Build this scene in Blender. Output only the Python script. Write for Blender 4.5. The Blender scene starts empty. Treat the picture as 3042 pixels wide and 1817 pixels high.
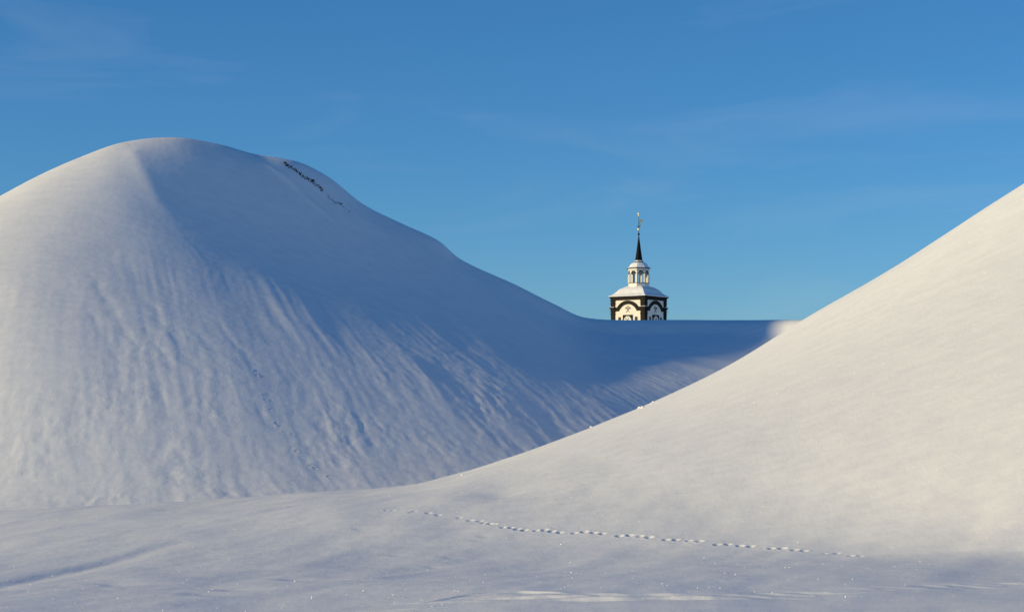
import bpy, bmesh, math, random
import numpy as np
from mathutils import Vector, Matrix

scene = bpy.context.scene
random.seed(7)
rng = np.random.default_rng(11)
COL = scene.collection

# ---------------------------------------------------------------- camera
cam_d = bpy.data.cameras.new("camera")
cam_d.sensor_width = 36.0
cam_d.lens = 36.0 * 5677.0 / 3042.0
cam_d.shift_y = (1230.0 - 908.5) / 3042.0
cam_d.clip_start = 0.5
cam_d.clip_end = 12000
cam = bpy.data.objects.new("camera", cam_d)
COL.objects.link(cam)
cam.location = (0, 0, 3.0)
cam.rotation_euler = (math.radians(90), 0, 0)
scene.camera = cam

# ---------------------------------------------------------------- sun and sky
SUN_EL = math.radians(13.8)
SUN_BACK = math.radians(14.0)         # how far behind the camera's left the sun stands
sun_dir = Vector((-math.cos(SUN_BACK) * math.cos(SUN_EL), -math.sin(SUN_BACK) * math.cos(SUN_EL), math.sin(SUN_EL)))
sl = bpy.data.lights.new("sun", 'SUN')
sl.energy = 4.15
sl.angle = math.radians(1.5)
sl.color = (1.0, 0.795, 0.40)
so = bpy.data.objects.new("sun", sl)
COL.objects.link(so)
so.location = (-60, -20, 40)
so.rotation_euler = sun_dir.to_track_quat('Z', 'Y').to_euler()

world = bpy.data.worlds.new("World")
scene.world = world
world.use_nodes = True
nt = world.node_tree
nt.nodes.clear()
w_out = nt.nodes.new("ShaderNodeOutputWorld")
w_bg = nt.nodes.new("ShaderNodeBackground")
sky = nt.nodes.new("ShaderNodeTexSky")
sky.sky_type = 'NISHITA'
sky.sun_disc = False
sky.sun_elevation = SUN_EL
# the texture's sun stands at +Y for rotation 0 and turns clockwise seen from above
sky.sun_rotation = math.atan2(sun_dir.x, sun_dir.y)
sky.altitude = 800
sky.air_density = 1.0
sky.dust_density = 0.0
sky.ozone_density = 7.0
w_bg.inputs["Strength"].default_value = 0.125
hsv = nt.nodes.new("ShaderNodeHueSaturation")
hsv.inputs["Saturation"].default_value = 1.04
hsv.inputs["Hue"].default_value = 0.4955
nt.links.new(sky.outputs[0], hsv.inputs["Color"])
# very thin streaks of high cirrus over the whole sky
tc = nt.nodes.new("ShaderNodeTexCoord")
mp = nt.nodes.new("ShaderNodeMapping")
mp.inputs["Rotation"].default_value = (0, math.radians(-9), 0)
mp.inputs["Scale"].default_value = (5.0, 5.0, 30.0)
ns = nt.nodes.new("ShaderNodeTexNoise")
ns.inputs["Scale"].default_value = 1.0
ns.inputs["Detail"].default_value = 5
ns.inputs["Roughness"].default_value = 0.55
ns.inputs["Distortion"].default_value = 0.6
cr = nt.nodes.new("ShaderNodeValToRGB")
cr.color_ramp.elements[0].position = 0.55
cr.color_ramp.elements[0].color = (0, 0, 0, 1)
cr.color_ramp.elements[1].position = 0.85
cr.color_ramp.elements[1].color = (0.08, 0.08, 0.08, 1)
mx = nt.nodes.new("ShaderNodeMixRGB")
mx.inputs["Color2"].default_value = (6.5, 6.6, 6.8, 1)
nt.links.new(tc.outputs["Generated"], mp.inputs["Vector"])
nt.links.new(mp.outputs[0], ns.inputs["Vector"])
nt.links.new(ns.outputs["Fac"], cr.inputs["Fac"])
nt.links.new(cr.outputs[0], mx.inputs["Fac"])
nt.links.new(hsv.outputs[0], mx.inputs["Color1"])
nt.links.new(mx.outputs[0], w_bg.inputs["Color"])
nt.links.new(w_bg.outputs[0], w_out.inputs["Surface"])

scene.view_settings.view_transform = 'Standard'
scene.view_settings.look = 'None'
scene.view_settings.exposure = 0.0
scene.view_settings.gamma = 1.0
scene.view_settings.use_curve_mapping = False

# ---------------------------------------------------------------- materials
def principled(name, color, rough=0.6, spec=0.3, metal=0.0):
    m = bpy.data.materials.new(name)
    m.use_nodes = True
    b = m.node_tree.nodes["Principled BSDF"]
    b.inputs["Base Color"].default_value = (*color, 1)
    b.inputs["Roughness"].default_value = rough
    b.inputs["Specular IOR Level"].default_value = spec
    b.inputs["Metallic"].default_value = metal
    return m, m.node_tree, b

def vary(m, nt, b, color, amount, scale, bump=0.0, bscale=None):
    """object-space noise on the colour and, if asked, a fine bump"""
    tc = nt.nodes.new("ShaderNodeTexCoord")
    n = nt.nodes.new("ShaderNodeTexNoise")
    n.inputs["Scale"].default_value = scale
    n.inputs["Detail"].default_value = 6
    nt.links.new(tc.outputs["Object"], n.inputs["Vector"])
    r = nt.nodes.new("ShaderNodeValToRGB")
    r.color_ramp.elements[0].position = 0.3
    r.color_ramp.elements[1].position = 0.7
    r.color_ramp.elements[0].color = (*[c * (1 - amount) for c in color], 1)
    r.color_ramp.elements[1].color = (*[min(1, c * (1 + amount)) for c in color], 1)
    nt.links.new(n.outputs["Fac"], r.inputs["Fac"])
    nt.links.new(r.outputs[0], b.inputs["Base Color"])
    if bump:
        n2 = nt.nodes.new("ShaderNodeTexNoise")
        n2.inputs["Scale"].default_value = bscale or scale * 6
        n2.inputs["Detail"].default_value = 4
        nt.links.new(tc.outputs["Object"], n2.inputs["Vector"])
        bp = nt.nodes.new("ShaderNodeBump")
        bp.inputs["Strength"].default_value = 1.0
        bp.inputs["Distance"].default_value = bump
        nt.links.new(n2.outputs["Fac"], bp.inputs["Height"])
        nt.links.new(bp.outputs[0], b.inputs["Normal"])
    return m

def snow_material():
    c = (0.87, 0.88, 0.90)
    m, nt, b = principled("snow", c, 0.55, 0.15)
    tc = nt.nodes.new("ShaderNodeTexCoord")
    # grain of the crust
    n1 = nt.nodes.new("ShaderNodeTexNoise"); n1.inputs["Scale"].default_value = 9.0; n1.inputs["Detail"].default_value = 7
    n1.inputs["Roughness"].default_value = 0.7
    # soft wind texture, drawn out along the wind
    mp = nt.nodes.new("ShaderNodeMapping"); mp.inputs["Scale"].default_value = (0.6, 1.6, 1.0)
    mp.inputs["Rotation"].default_value = (0, 0, math.radians(35))
    n2 = nt.nodes.new("ShaderNodeTexNoise"); n2.inputs["Scale"].default_value = 1.3; n2.inputs["Detail"].default_value = 5
    nt.links.new(tc.outputs["Object"], n1.inputs["Vector"])
    nt.links.new(tc.outputs["Object"], mp.inputs["Vector"])
    nt.links.new(mp.outputs[0], n2.inputs["Vector"])
    b1 = nt.nodes.new("ShaderNodeBump"); b1.inputs["Distance"].default_value = 0.011; b1.inputs["Strength"].default_value = 1.0
    b2 = nt.nodes.new("ShaderNodeBump"); b2.inputs["Distance"].default_value = 0.008; b2.inputs["Strength"].default_value = 1.0
    nt.links.new(n2.outputs["Fac"], b2.inputs["Height"])
    nt.links.new(n1.outputs["Fac"], b1.inputs["Height"])
    nt.links.new(b2.outputs[0], b1.inputs["Normal"])
    nt.links.new(b1.outputs[0], b.inputs["Normal"])
    r = nt.nodes.new("ShaderNodeValToRGB")
    r.color_ramp.elements[0].position = 0.35; r.color_ramp.elements[1].position = 0.65
    r.color_ramp.elements[0].color = (0.84, 0.85, 0.875, 1); r.color_ramp.elements[1].color = (0.90, 0.905, 0.915, 1)
    nt.links.new(n2.outputs["Fac"], r.inputs["Fac"]); nt.links.new(r.outputs[0], b.inputs["Base Color"])
    return m

M = {}
M['snow'] = snow_material()
m_, t_, b_ = principled("roof_snow", (0.87, 0.88, 0.90), 0.55, 0.15); M['roof_snow'] = vary(m_, t_, b_, (0.86, 0.87, 0.89), 0.03, 0.8, 0.03, 1.5)
m_, t_, b_ = principled("cream_plaster", (0.82, 0.78, 0.67), 0.75, 0.25); M['cream'] = vary(m_, t_, b_, (0.82, 0.78, 0.67), 0.06, 1.2, 0.006, 20)
m_, t_, b_ = principled("dark_trim", (0.017, 0.014, 0.012), 0.7, 0.12); M['dark'] = vary(m_, t_, b_, (0.017, 0.014, 0.012), 0.25, 1.5, 0.004, 18)
m_, t_, b_ = principled("black_sheet_metal", (0.008, 0.008, 0.010), 0.7, 0.1); M['black'] = vary(m_, t_, b_, (0.008, 0.008, 0.010), 0.3, 2.0)
m_, t_, b_ = principled("white_paint", (0.80, 0.78, 0.72), 0.55, 0.35); M['white'] = vary(m_, t_, b_, (0.80, 0.78, 0.72), 0.04, 2.0)
m_, t_, b_ = principled("emblem_paint", (0.16, 0.12, 0.09), 0.6, 0.3); M['emblem'] = vary(m_, t_, b_, (0.16, 0.12, 0.09), 0.2, 3.0)
m_, t_, b_ = principled("window_glass", (0.03, 0.03, 0.035), 0.15, 0.5); M['glass'] = vary(m_, t_, b_, (0.03, 0.03, 0.035), 0.2, 2.0)
m_, t_, b_ = principled("gilt_metal", (0.95, 0.80, 0.50), 0.5, 0.5, 0.35); M['gold'] = vary(m_, t_, b_, (0.95, 0.80, 0.50), 0.08, 6.0)
m_, t_, b_ = principled("slag_stone", (0.05, 0.045, 0.042), 0.85, 0.3); M['stone'] = vary(m_, t_, b_, (0.05, 0.045, 0.042), 0.4, 9.0, 0.02, 14)
m_, t_, b_ = principled("ice_crystal", (0.95, 0.96, 0.98), 0.3, 0.6); M['ice'] = vary(m_, t_, b_, (0.95, 0.96, 0.98), 0.02, 30.0)

def tag(o, label=None, cat=None, group=None, kind=None):
    if label: o["label"] = label
    if cat: o["category"] = cat
    if group: o["group"] = group
    if kind: o["kind"] = kind
    return o

# ---------------------------------------------------------------- shape of the land (metres)
def _hash(ix, iy, seed):
    h = (ix.astype(np.int64) * 374761393 + iy.astype(np.int64) * 668265263 + seed * 1442695041) & 0xFFFFFFFF
    h = ((h ^ (h >> 13)) * 1274126177) & 0xFFFFFFFF
    h = ((h ^ (h >> 15)) * 2246822519) & 0xFFFFFFFF
    return (h ^ (h >> 16)) & 0xFFFFFFFF

def perlin(x, y, seed=0):
    ix = np.floor(x); iy = np.floor(y)
    fx = x - ix; fy = y - iy
    u = fx * fx * fx * (fx * (fx * 6 - 15) + 10)
    v = fy * fy * fy * (fy * (fy * 6 - 15) + 10)
    def g(dx, dy):
        a = _hash(ix + dx, iy + dy, seed) * (2 * math.pi / 4294967296.0)
        return np.cos(a) * (fx - dx) + np.sin(a) * (fy - dy)
    a = g(0, 0); b = g(1, 0); c = g(0, 1); d = g(1, 1)
    return 1.5 * ((a * (1 - u) + b * u) * (1 - v) + (c * (1 - u) + d * u) * v)

def fbm(x, y, seed=0, octv=4, gain=0.5):
    s = 0.0; amp = 1.0
    for o in range(octv):
        s = s + amp * perlin(x * 2 ** o + 17.3 * o, y * 2 ** o - 9.1 * o, seed + o)
        amp *= gain
    return s

def smooth(a, b, x):
    t = np.clip((x - a) / (b - a), 0, 1)
    return t * t * (3 - 2 * t)

def smax(a, b, k):
    return 0.5 * (a + b + np.sqrt((a - b) ** 2 + k * k))

def catmull(tab_x, tab_y, x):
    """smooth interpolation of a table (monotone cubic, Fritsch-Carlson)"""
    X = np.array(tab_x, float); Y = np.array(tab_y, float)
    h = np.diff(X); d = np.diff(Y) / h
    m = np.empty_like(X); m[0] = d[0]; m[-1] = d[-1]
    m[1:-1] = np.where(d[:-1] * d[1:] > 0, 2 * d[:-1] * d[1:] / (d[:-1] + d[1:] + 1e-12), 0)
    x = np.clip(x, X[0], X[-1])
    i = np.clip(np.searchsorted(X, x) - 1, 0, len(X) - 2)
    t = (x - X[i]) / h[i]
    return ((2*t**3 - 3*t*t + 1) * Y[i] + (t**3 - 2*t*t + t) * h[i] * m[i]
            + (-2*t**3 + 3*t*t) * Y[i+1] + (t**3 - t*t) * h[i] * m[i+1])

# ---- the right hill: one round tip with this profile (radius from its top, height)
APEX = (32.0, 82.0)
PROF_R = [0, 3, 6, 10.03, 15.6, 19.5, 22.1, 25.7, 29.2, 31.9, 34, 36.3, 38, 41.6, 45, 50.4, 54, 80, 200, 4000]
PROF_Z = [17.4, 16.6, 15.2, 12.88, 9.27, 7.04, 5.38, 3.61, 2.19, 1.22, .52, -.08, -.25, -.42, -.64, -1.03, -1.2, -1.55, -2.0, -2.2]
RIDGE = [(-90.00, 90.00, -6.00), (-62.00, 100.00, 0.00), (-46.44, 108.90, 6.14), (-41.66, 111.50, 9.28), (-36.66, 114.29, 12.73), (-31.42, 117.27, 16.29), (-29.20, 118.50, 17.80), (-26.92, 119.78, 19.11), (-24.60, 121.03, 20.18), (-22.69, 121.98, 20.61), (-21.22, 122.65, 20.72), (-18.74, 123.70, 20.40), (-16.71, 124.50, 19.88), (-14.25, 125.41, 19.60), (-12.30, 126.07, 18.77), (-9.77, 126.87, 16.86), (-7.22, 127.62, 15.65), (-4.77, 128.30, 14.49), (-3.67, 128.59, 13.50), (0.23, 129.59, 11.78), (3.03, 130.28, 10.42), (5.02, 130.76, 9.59), (6.73, 131.20, 9.46), (9.98, 132.12, 9.48), (13.53, 132.69, 9.51), (16.87, 131.39, 9.45), (19.70, 128.97, 9.37), (23.05, 127.19, 9.37), (28.42, 126.15, 9.66), (34.98, 125.75, 10.30), (60.00, 124.00, 12.00)]
# plan line of the far hill's crest (x, y) and the steepness of its front along x
CREST_X = [-90, -60, -48, -40, -31, -21.8, -11, 6, 14, 18, 21, 30, 60]
CREST_Y = [80, 100, 108, 112.4, 117.5, 122.4, 126.5, 131.0, 132.8, 130.6, 127.8, 126, 125]
STEEP_X = [-90, -45, -31, -25, -20, -11, -3, 6, 14, 30, 60]
STEEP_Z = [.60, .68, .74, .75, .74, .645, .50, .37, .36, .40, .45]

def spline_table(tab, x0, y0, x, y):
    """cubic B-spline over a one-metre table of heights (cm) fitted to a wanted pattern of sun and shade"""
    u = np.clip(x - x0, 1.0, tab.shape[1] - 2.001); v = np.clip(y - y0, 1.0, tab.shape[0] - 2.001)
    i = np.floor(u).astype(int); j = np.floor(v).astype(int)
    def wts(f):
        return ((1 - f) ** 3 / 6, (3 * f ** 3 - 6 * f * f + 4) / 6, (-3 * f ** 3 + 3 * f * f + 3 * f + 1) / 6, f ** 3 / 6)
    wx = wts(u - i); wy = wts(v - j)
    out = 0.0
    for b in range(4):
        for a in range(4):
            out = out + wx[a] * wy[b] * tab[np.clip(j + b - 1, 0, tab.shape[0] - 1), np.clip(i + a - 1, 0, tab.shape[1] - 1)]
    return out / 100.0

NEAR_X0, NEAR_Y0 = -26.0, 35.0  # near field: slopes solved to catch the sun at chosen brightness
NEAR_CM = np.array([
[-152,-151,-150,-149,-148,-147,-146,-145,-144,-143,-142,-141,-140,-139,-137,-136,-135,-134,-134,-133,-132,-131,-130,-129,-128,-127,-126,-124,-123,-121,-119,-118,-116,-114,-112,-110,-107,-105,-103,-101,-99,-96,-94,-92,-90,-88,-87,-85,-84,-83,-81,-80,-79],
[-151,-150,-149,-148,-147,-146,-145,-144,-143,-142,-140,-139,-138,-136,-135,-134,-132,-131,-131,-130,-129,-128,-127,-126,-125,-124,-122,-120,-119,-117,-115,-113,-111,-109,-107,-106,-104,-102,-100,-98,-96,-93,-90,-88,-86,-84,-82,-80,-79,-77,-76,-74,-73],
[-150,-149,-148,-148,-147,-145,-144,-143,-142,-140,-139,-137,-135,-134,-132,-131,-129,-128,-128,-127,-126,-125,-124,-123,-122,-120,-118,-116,-114,-112,-110,-108,-106,-104,-103,-102,-100,-99,-98,-95,-93,-90,-87,-84,-81,-79,-77,-75,-73,-72,-70,-69,-67],
[-150,-149,-148,-147,-146,-145,-143,-142,-141,-139,-137,-135,-133,-131,-129,-128,-127,-126,-125,-124,-123,-122,-122,-120,-119,-117,-115,-112,-110,-107,-105,-103,-101,-100,-99,-98,-97,-97,-95,-93,-90,-87,-84,-80,-77,-75,-72,-70,-68,-66,-65,-63,-62],
[-149,-148,-147,-146,-145,-144,-142,-141,-140,-138,-136,-134,-132,-129,-127,-125,-124,-123,-122,-121,-121,-120,-119,-118,-116,-114,-112,-109,-106,-103,-100,-98,-97,-96,-95,-95,-95,-95,-94,-92,-88,-85,-81,-77,-73,-70,-68,-65,-63,-61,-59,-58,-56],
[-148,-147,-146,-145,-144,-143,-142,-140,-139,-137,-135,-133,-130,-128,-125,-123,-122,-121,-120,-120,-119,-118,-117,-116,-114,-112,-109,-105,-102,-99,-97,-95,-93,-92,-92,-92,-93,-93,-93,-91,-87,-83,-78,-74,-70,-66,-63,-60,-58,-56,-54,-52,-50],
[-147,-146,-145,-144,-143,-142,-141,-140,-138,-136,-134,-132,-129,-127,-124,-122,-121,-120,-119,-118,-118,-117,-115,-114,-112,-109,-106,-102,-99,-96,-93,-91,-90,-90,-89,-90,-91,-92,-92,-90,-86,-81,-76,-71,-67,-63,-59,-56,-53,-50,-48,-46,-44],
[-146,-145,-144,-143,-142,-141,-140,-139,-138,-136,-134,-132,-129,-127,-124,-122,-121,-120,-119,-118,-117,-116,-114,-112,-110,-107,-104,-100,-96,-93,-91,-89,-88,-87,-87,-88,-89,-90,-91,-89,-86,-81,-75,-69,-64,-59,-54,-51,-47,-44,-42,-39,-37],
[-145,-144,-144,-143,-142,-141,-140,-139,-137,-136,-134,-132,-130,-128,-125,-123,-122,-120,-119,-118,-117,-115,-114,-112,-109,-106,-102,-98,-95,-91,-89,-87,-85,-85,-85,-86,-87,-88,-89,-89,-85,-80,-74,-67,-61,-55,-49,-45,-41,-38,-34,-31,-29],
[-144,-144,-143,-142,-141,-140,-139,-139,-138,-137,-135,-134,-132,-129,-127,-125,-123,-122,-120,-119,-118,-116,-114,-112,-109,-106,-102,-98,-94,-90,-88,-85,-84,-83,-83,-84,-85,-86,-88,-88,-85,-80,-72,-65,-57,-50,-43,-38,-33,-29,-26,-22,-19],
[-143,-143,-142,-141,-140,-140,-139,-139,-138,-138,-137,-136,-134,-132,-130,-128,-126,-124,-122,-121,-119,-117,-115,-112,-110,-106,-102,-98,-94,-91,-88,-85,-83,-82,-82,-82,-83,-84,-86,-87,-85,-79,-70,-61,-51,-43,-35,-29,-23,-19,-15,-11,-7],
[-142,-142,-141,-140,-140,-140,-139,-139,-139,-139,-139,-138,-137,-135,-133,-130,-128,-126,-124,-123,-121,-119,-117,-114,-111,-108,-104,-99,-96,-92,-89,-86,-84,-82,-81,-81,-81,-82,-83,-85,-83,-76,-66,-54,-43,-33,-24,-17,-11,-6,-1,4,8],
[-141,-141,-140,-140,-140,-139,-140,-140,-140,-141,-141,-141,-140,-138,-135,-133,-131,-129,-127,-125,-123,-121,-119,-116,-113,-110,-106,-102,-98,-95,-91,-88,-85,-83,-81,-80,-79,-79,-80,-82,-79,-71,-58,-45,-31,-20,-10,-2,5,11,16,21,26],
[-140,-140,-139,-139,-139,-139,-140,-141,-142,-143,-144,-144,-143,-141,-138,-135,-133,-131,-129,-127,-126,-123,-121,-119,-116,-113,-109,-105,-102,-98,-95,-91,-87,-84,-81,-79,-78,-77,-77,-77,-73,-61,-46,-29,-14,-2,9,17,25,31,36,42,47],
[-139,-139,-139,-139,-139,-140,-141,-142,-144,-145,-147,-147,-146,-143,-140,-137,-135,-133,-131,-129,-128,-126,-124,-122,-119,-116,-113,-109,-106,-102,-99,-94,-90,-86,-83,-80,-78,-75,-73,-69,-61,-46,-26,-7,9,22,32,41,48,54,60,66,71],
[-138,-138,-138,-138,-139,-140,-141,-143,-145,-147,-149,-149,-147,-144,-142,-139,-137,-134,-133,-131,-129,-128,-126,-124,-122,-119,-116,-113,-110,-106,-102,-98,-93,-88,-84,-81,-78,-74,-68,-58,-41,-18,4,22,38,50,60,68,75,82,88,93,99],
[-137,-137,-137,-138,-139,-140,-142,-144,-147,-149,-151,-151,-148,-145,-142,-140,-137,-135,-133,-132,-130,-129,-127,-125,-124,-121,-119,-116,-113,-109,-105,-100,-94,-89,-85,-81,-76,-68,-56,-36,-11,16,40,58,72,83,92,99,106,112,118,124,129],
[-136,-136,-137,-138,-139,-141,-143,-145,-148,-151,-152,-151,-148,-145,-142,-139,-137,-135,-133,-132,-130,-129,-127,-126,-124,-122,-120,-117,-114,-110,-105,-100,-94,-88,-83,-76,-66,-52,-32,-8,22,54,80,98,111,120,128,134,140,145,151,157,162],
[-135,-136,-137,-138,-139,-141,-143,-146,-149,-152,-153,-151,-148,-144,-141,-138,-136,-134,-132,-130,-129,-127,-126,-124,-123,-121,-118,-115,-112,-108,-103,-97,-90,-83,-74,-63,-48,-28,-4,25,58,92,121,139,151,159,166,171,176,181,187,192,198],
[-134,-135,-136,-137,-139,-141,-144,-147,-150,-152,-152,-150,-146,-142,-139,-136,-134,-131,-129,-127,-126,-124,-122,-120,-119,-117,-114,-111,-107,-102,-97,-90,-82,-72,-59,-43,-24,-1,26,58,93,130,160,180,193,200,206,210,215,219,224,230,235],
[-134,-135,-136,-137,-139,-142,-144,-147,-150,-152,-151,-148,-144,-140,-136,-133,-130,-128,-125,-123,-121,-119,-117,-114,-112,-110,-107,-103,-99,-93,-87,-78,-68,-55,-39,-20,2,28,58,92,128,166,198,221,234,242,247,251,255,259,264,270,275],
[-133,-134,-136,-137,-139,-142,-145,-148,-150,-151,-149,-145,-140,-136,-132,-129,-126,-123,-120,-117,-114,-112,-109,-106,-103,-100,-97,-93,-88,-81,-73,-63,-50,-35,-17,5,30,58,90,125,162,199,234,260,276,284,289,293,297,301,306,312,318],
[-132,-134,-135,-137,-139,-142,-145,-147,-149,-149,-146,-141,-136,-132,-128,-124,-120,-117,-113,-110,-106,-103,-99,-96,-92,-89,-85,-80,-74,-66,-56,-44,-30,-12,8,32,59,90,123,158,194,232,269,298,316,326,332,336,340,345,350,356,363],
[-132,-134,-135,-137,-140,-142,-145,-147,-148,-146,-142,-137,-132,-127,-122,-117,-113,-109,-105,-101,-96,-92,-88,-84,-79,-75,-71,-65,-58,-49,-37,-23,-7,12,34,60,89,121,154,190,226,264,301,333,355,367,375,380,385,390,396,403,410],
[-132,-134,-135,-137,-140,-142,-144,-146,-146,-143,-137,-132,-126,-120,-115,-110,-105,-100,-95,-90,-86,-81,-76,-71,-66,-60,-55,-48,-40,-29,-16,-1,17,38,62,90,119,152,185,220,257,294,332,367,393,408,417,424,430,436,443,451,460],
[-132,-134,-136,-138,-140,-142,-144,-144,-143,-139,-133,-126,-120,-114,-107,-102,-96,-91,-85,-80,-74,-69,-63,-57,-51,-45,-38,-31,-21,-9,6,23,42,65,91,119,149,182,215,251,287,324,362,399,428,447,459,468,476,484,493,502,512],
[-132,-134,-136,-138,-140,-142,-143,-142,-140,-135,-127,-120,-113,-106,-100,-93,-87,-81,-75,-69,-63,-56,-50,-43,-36,-29,-21,-12,-1,12,29,47,69,93,119,148,178,211,245,280,316,354,392,430,462,484,500,511,522,532,543,554,566],
[-133,-134,-136,-138,-140,-141,-142,-141,-137,-130,-122,-114,-107,-100,-92,-86,-79,-73,-66,-59,-52,-44,-37,-29,-21,-13,-4,6,19,34,52,72,95,119,146,175,206,239,273,309,345,383,421,459,493,520,539,554,568,581,594,608,622],
[-133,-135,-137,-139,-140,-141,-141,-139,-133,-125,-117,-109,-101,-93,-86,-79,-72,-65,-57,-50,-42,-33,-25,-16,-7,3,13,25,39,56,75,96,120,145,173,202,234,267,301,336,373,410,449,487,524,554,577,596,613,629,645,662,679],
[-134,-136,-138,-140,-141,-142,-140,-137,-130,-121,-113,-104,-96,-88,-80,-73,-65,-58,-50,-42,-33,-23,-14,-4,7,18,29,43,58,76,97,119,143,169,198,228,260,293,328,363,400,437,476,515,553,587,614,637,657,677,696,716,736],
[-135,-137,-139,-141,-142,-142,-140,-135,-127,-118,-109,-100,-92,-84,-76,-68,-60,-52,-44,-35,-26,-16,-5,6,18,31,44,59,76,96,117,140,165,193,222,252,285,318,353,389,426,464,502,542,581,617,648,675,700,723,746,770,793],
[-137,-139,-141,-143,-144,-143,-140,-133,-124,-115,-106,-97,-88,-80,-72,-64,-57,-49,-40,-31,-21,-11,1,14,28,42,57,74,92,113,135,160,186,214,244,276,308,343,378,414,451,489,528,568,608,646,681,711,740,767,795,822,849],
[-139,-141,-144,-145,-146,-145,-140,-132,-123,-113,-104,-95,-86,-78,-70,-62,-55,-46,-38,-29,-19,-9,3,18,34,51,68,86,106,128,152,178,205,235,265,298,331,366,402,439,476,515,554,594,634,673,711,745,778,809,841,872,904],
[-141,-144,-146,-148,-148,-146,-141,-132,-122,-112,-103,-94,-85,-77,-69,-61,-53,-46,-37,-28,-19,-9,3,20,39,58,77,97,118,142,167,194,223,254,286,319,353,389,425,462,501,539,579,619,660,700,739,776,813,849,885,921,957],
[-144,-146,-149,-151,-151,-149,-142,-132,-122,-112,-103,-94,-85,-77,-69,-61,-53,-46,-37,-29,-20,-10,3,20,41,62,83,105,129,154,181,210,240,272,305,339,374,411,448,486,525,564,604,645,686,726,766,806,847,887,928,968,1009],
[-146,-149,-152,-154,-154,-151,-143,-133,-123,-113,-104,-94,-85,-77,-69,-62,-54,-46,-38,-29,-20,-11,2,20,43,66,89,113,138,165,193,224,255,289,323,359,395,433,471,510,549,589,630,671,712,753,794,835,879,923,968,1014,1059],
[-149,-152,-155,-156,-156,-152,-144,-134,-124,-114,-105,-95,-87,-78,-70,-63,-55,-47,-39,-30,-21,-12,1,20,44,68,93,119,146,175,205,237,270,305,341,378,416,454,494,533,574,614,656,697,739,780,821,864,910,958,1007,1057,1107],
[-151,-155,-157,-159,-158,-153,-145,-135,-125,-115,-106,-97,-88,-80,-72,-64,-56,-48,-40,-31,-22,-12,1,20,44,70,97,124,153,184,216,249,284,321,358,397,436,476,516,557,599,641,683,725,767,809,851,894,941,992,1045,1100,1154],
[-153,-156,-159,-161,-159,-153,-144,-135,-125,-116,-106,-98,-89,-81,-73,-66,-58,-50,-41,-32,-23,-13,0,20,45,72,100,129,159,191,225,261,297,336,375,415,456,497,539,582,625,668,711,755,798,840,882,926,973,1026,1083,1142,1200],
[-154,-157,-160,-161,-159,-152,-143,-133,-124,-115,-106,-98,-90,-82,-74,-67,-59,-51,-42,-33,-24,-14,0,20,45,73,102,133,165,198,234,271,309,349,390,432,475,518,562,606,651,696,741,786,830,873,916,959,1007,1062,1121,1183,1246],
[-154,-157,-159,-160,-157,-149,-140,-131,-122,-114,-105,-97,-89,-82,-75,-67,-60,-52,-43,-34,-25,-15,-1,20,46,74,104,136,169,204,241,279,319,361,404,448,493,538,584,630,677,724,772,818,864,909,953,997,1045,1100,1161,1226,1291],
[-152,-155,-157,-157,-153,-145,-136,-127,-119,-111,-103,-95,-88,-81,-74,-67,-60,-52,-44,-35,-26,-15,-1,20,46,75,106,138,172,208,246,286,328,371,416,462,509,556,605,653,703,752,802,851,900,947,992,1038,1085,1139,1203,1270,1338],
[-149,-151,-152,-152,-147,-139,-131,-123,-115,-107,-99,-92,-85,-78,-72,-65,-58,-51,-43,-35,-26,-16,-1,21,46,76,107,140,174,211,250,291,334,379,425,473,522,572,623,674,726,779,831,884,935,985,1033,1081,1128,1183,1248,1315,1384],
[-145,-146,-146,-145,-140,-132,-125,-117,-110,-102,-95,-88,-81,-75,-69,-62,-56,-49,-42,-35,-26,-16,-1,21,47,77,108,142,177,214,253,294,338,384,432,482,533,585,638,692,747,802,858,913,968,1022,1074,1124,1174,1230,1294,1361,1428],
[-140,-140,-139,-137,-132,-125,-118,-112,-105,-98,-91,-84,-77,-71,-64,-58,-52,-46,-40,-33,-26,-16,-1,21,48,78,110,144,179,217,256,297,341,387,435,486,539,594,650,707,764,821,879,937,996,1054,1111,1166,1219,1276,1339,1404,1468],
[-136,-134,-132,-129,-124,-119,-114,-108,-102,-95,-88,-81,-74,-67,-60,-54,-48,-43,-37,-32,-25,-15,0,22,49,80,113,147,183,221,260,301,343,389,437,489,543,601,660,719,777,835,894,954,1015,1077,1139,1199,1257,1315,1376,1438,1498],
[-129,-127,-125,-123,-120,-116,-112,-106,-100,-94,-86,-79,-71,-64,-57,-51,-45,-40,-35,-30,-24,-15,1,23,52,84,117,152,188,226,264,305,347,392,439,490,545,606,668,729,787,844,902,963,1026,1092,1157,1222,1284,1344,1403,1460,1515],
[-128,-126,-124,-122,-120,-116,-112,-107,-101,-94,-87,-79,-72,-64,-57,-51,-45,-40,-35,-30,-24,-15,1,24,52,85,118,154,190,227,266,306,349,393,440,491,547,607,670,732,790,847,904,965,1029,1095,1161,1226,1289,1350,1409,1465,1519],
[-131,-129,-127,-125,-122,-119,-115,-109,-103,-97,-89,-82,-74,-67,-60,-53,-47,-42,-38,-33,-27,-17,-1,22,51,83,117,152,189,226,265,306,348,393,440,490,546,606,669,731,789,845,903,964,1027,1093,1159,1224,1287,1347,1406,1462,1516]], float)

def ground_formula(x, y):
    r = np.sqrt((x - APEX[0]) ** 2 + (y - APEX[1]) ** 2)
    # soften the kinks of the table
    z = (catmull(PROF_R, PROF_Z, r) * 2 + catmull(PROF_R, PROF_Z, r + 1.2) + catmull(PROF_R, PROF_Z, np.maximum(r - 1.2, 0))) / 4
    # shallow trough between the near snowfield and the far hill
    yc = 82.5
    z = z - 1.5 * smooth(0, 6, y - yc) * smooth(26, 40, r)
    return z

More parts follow.
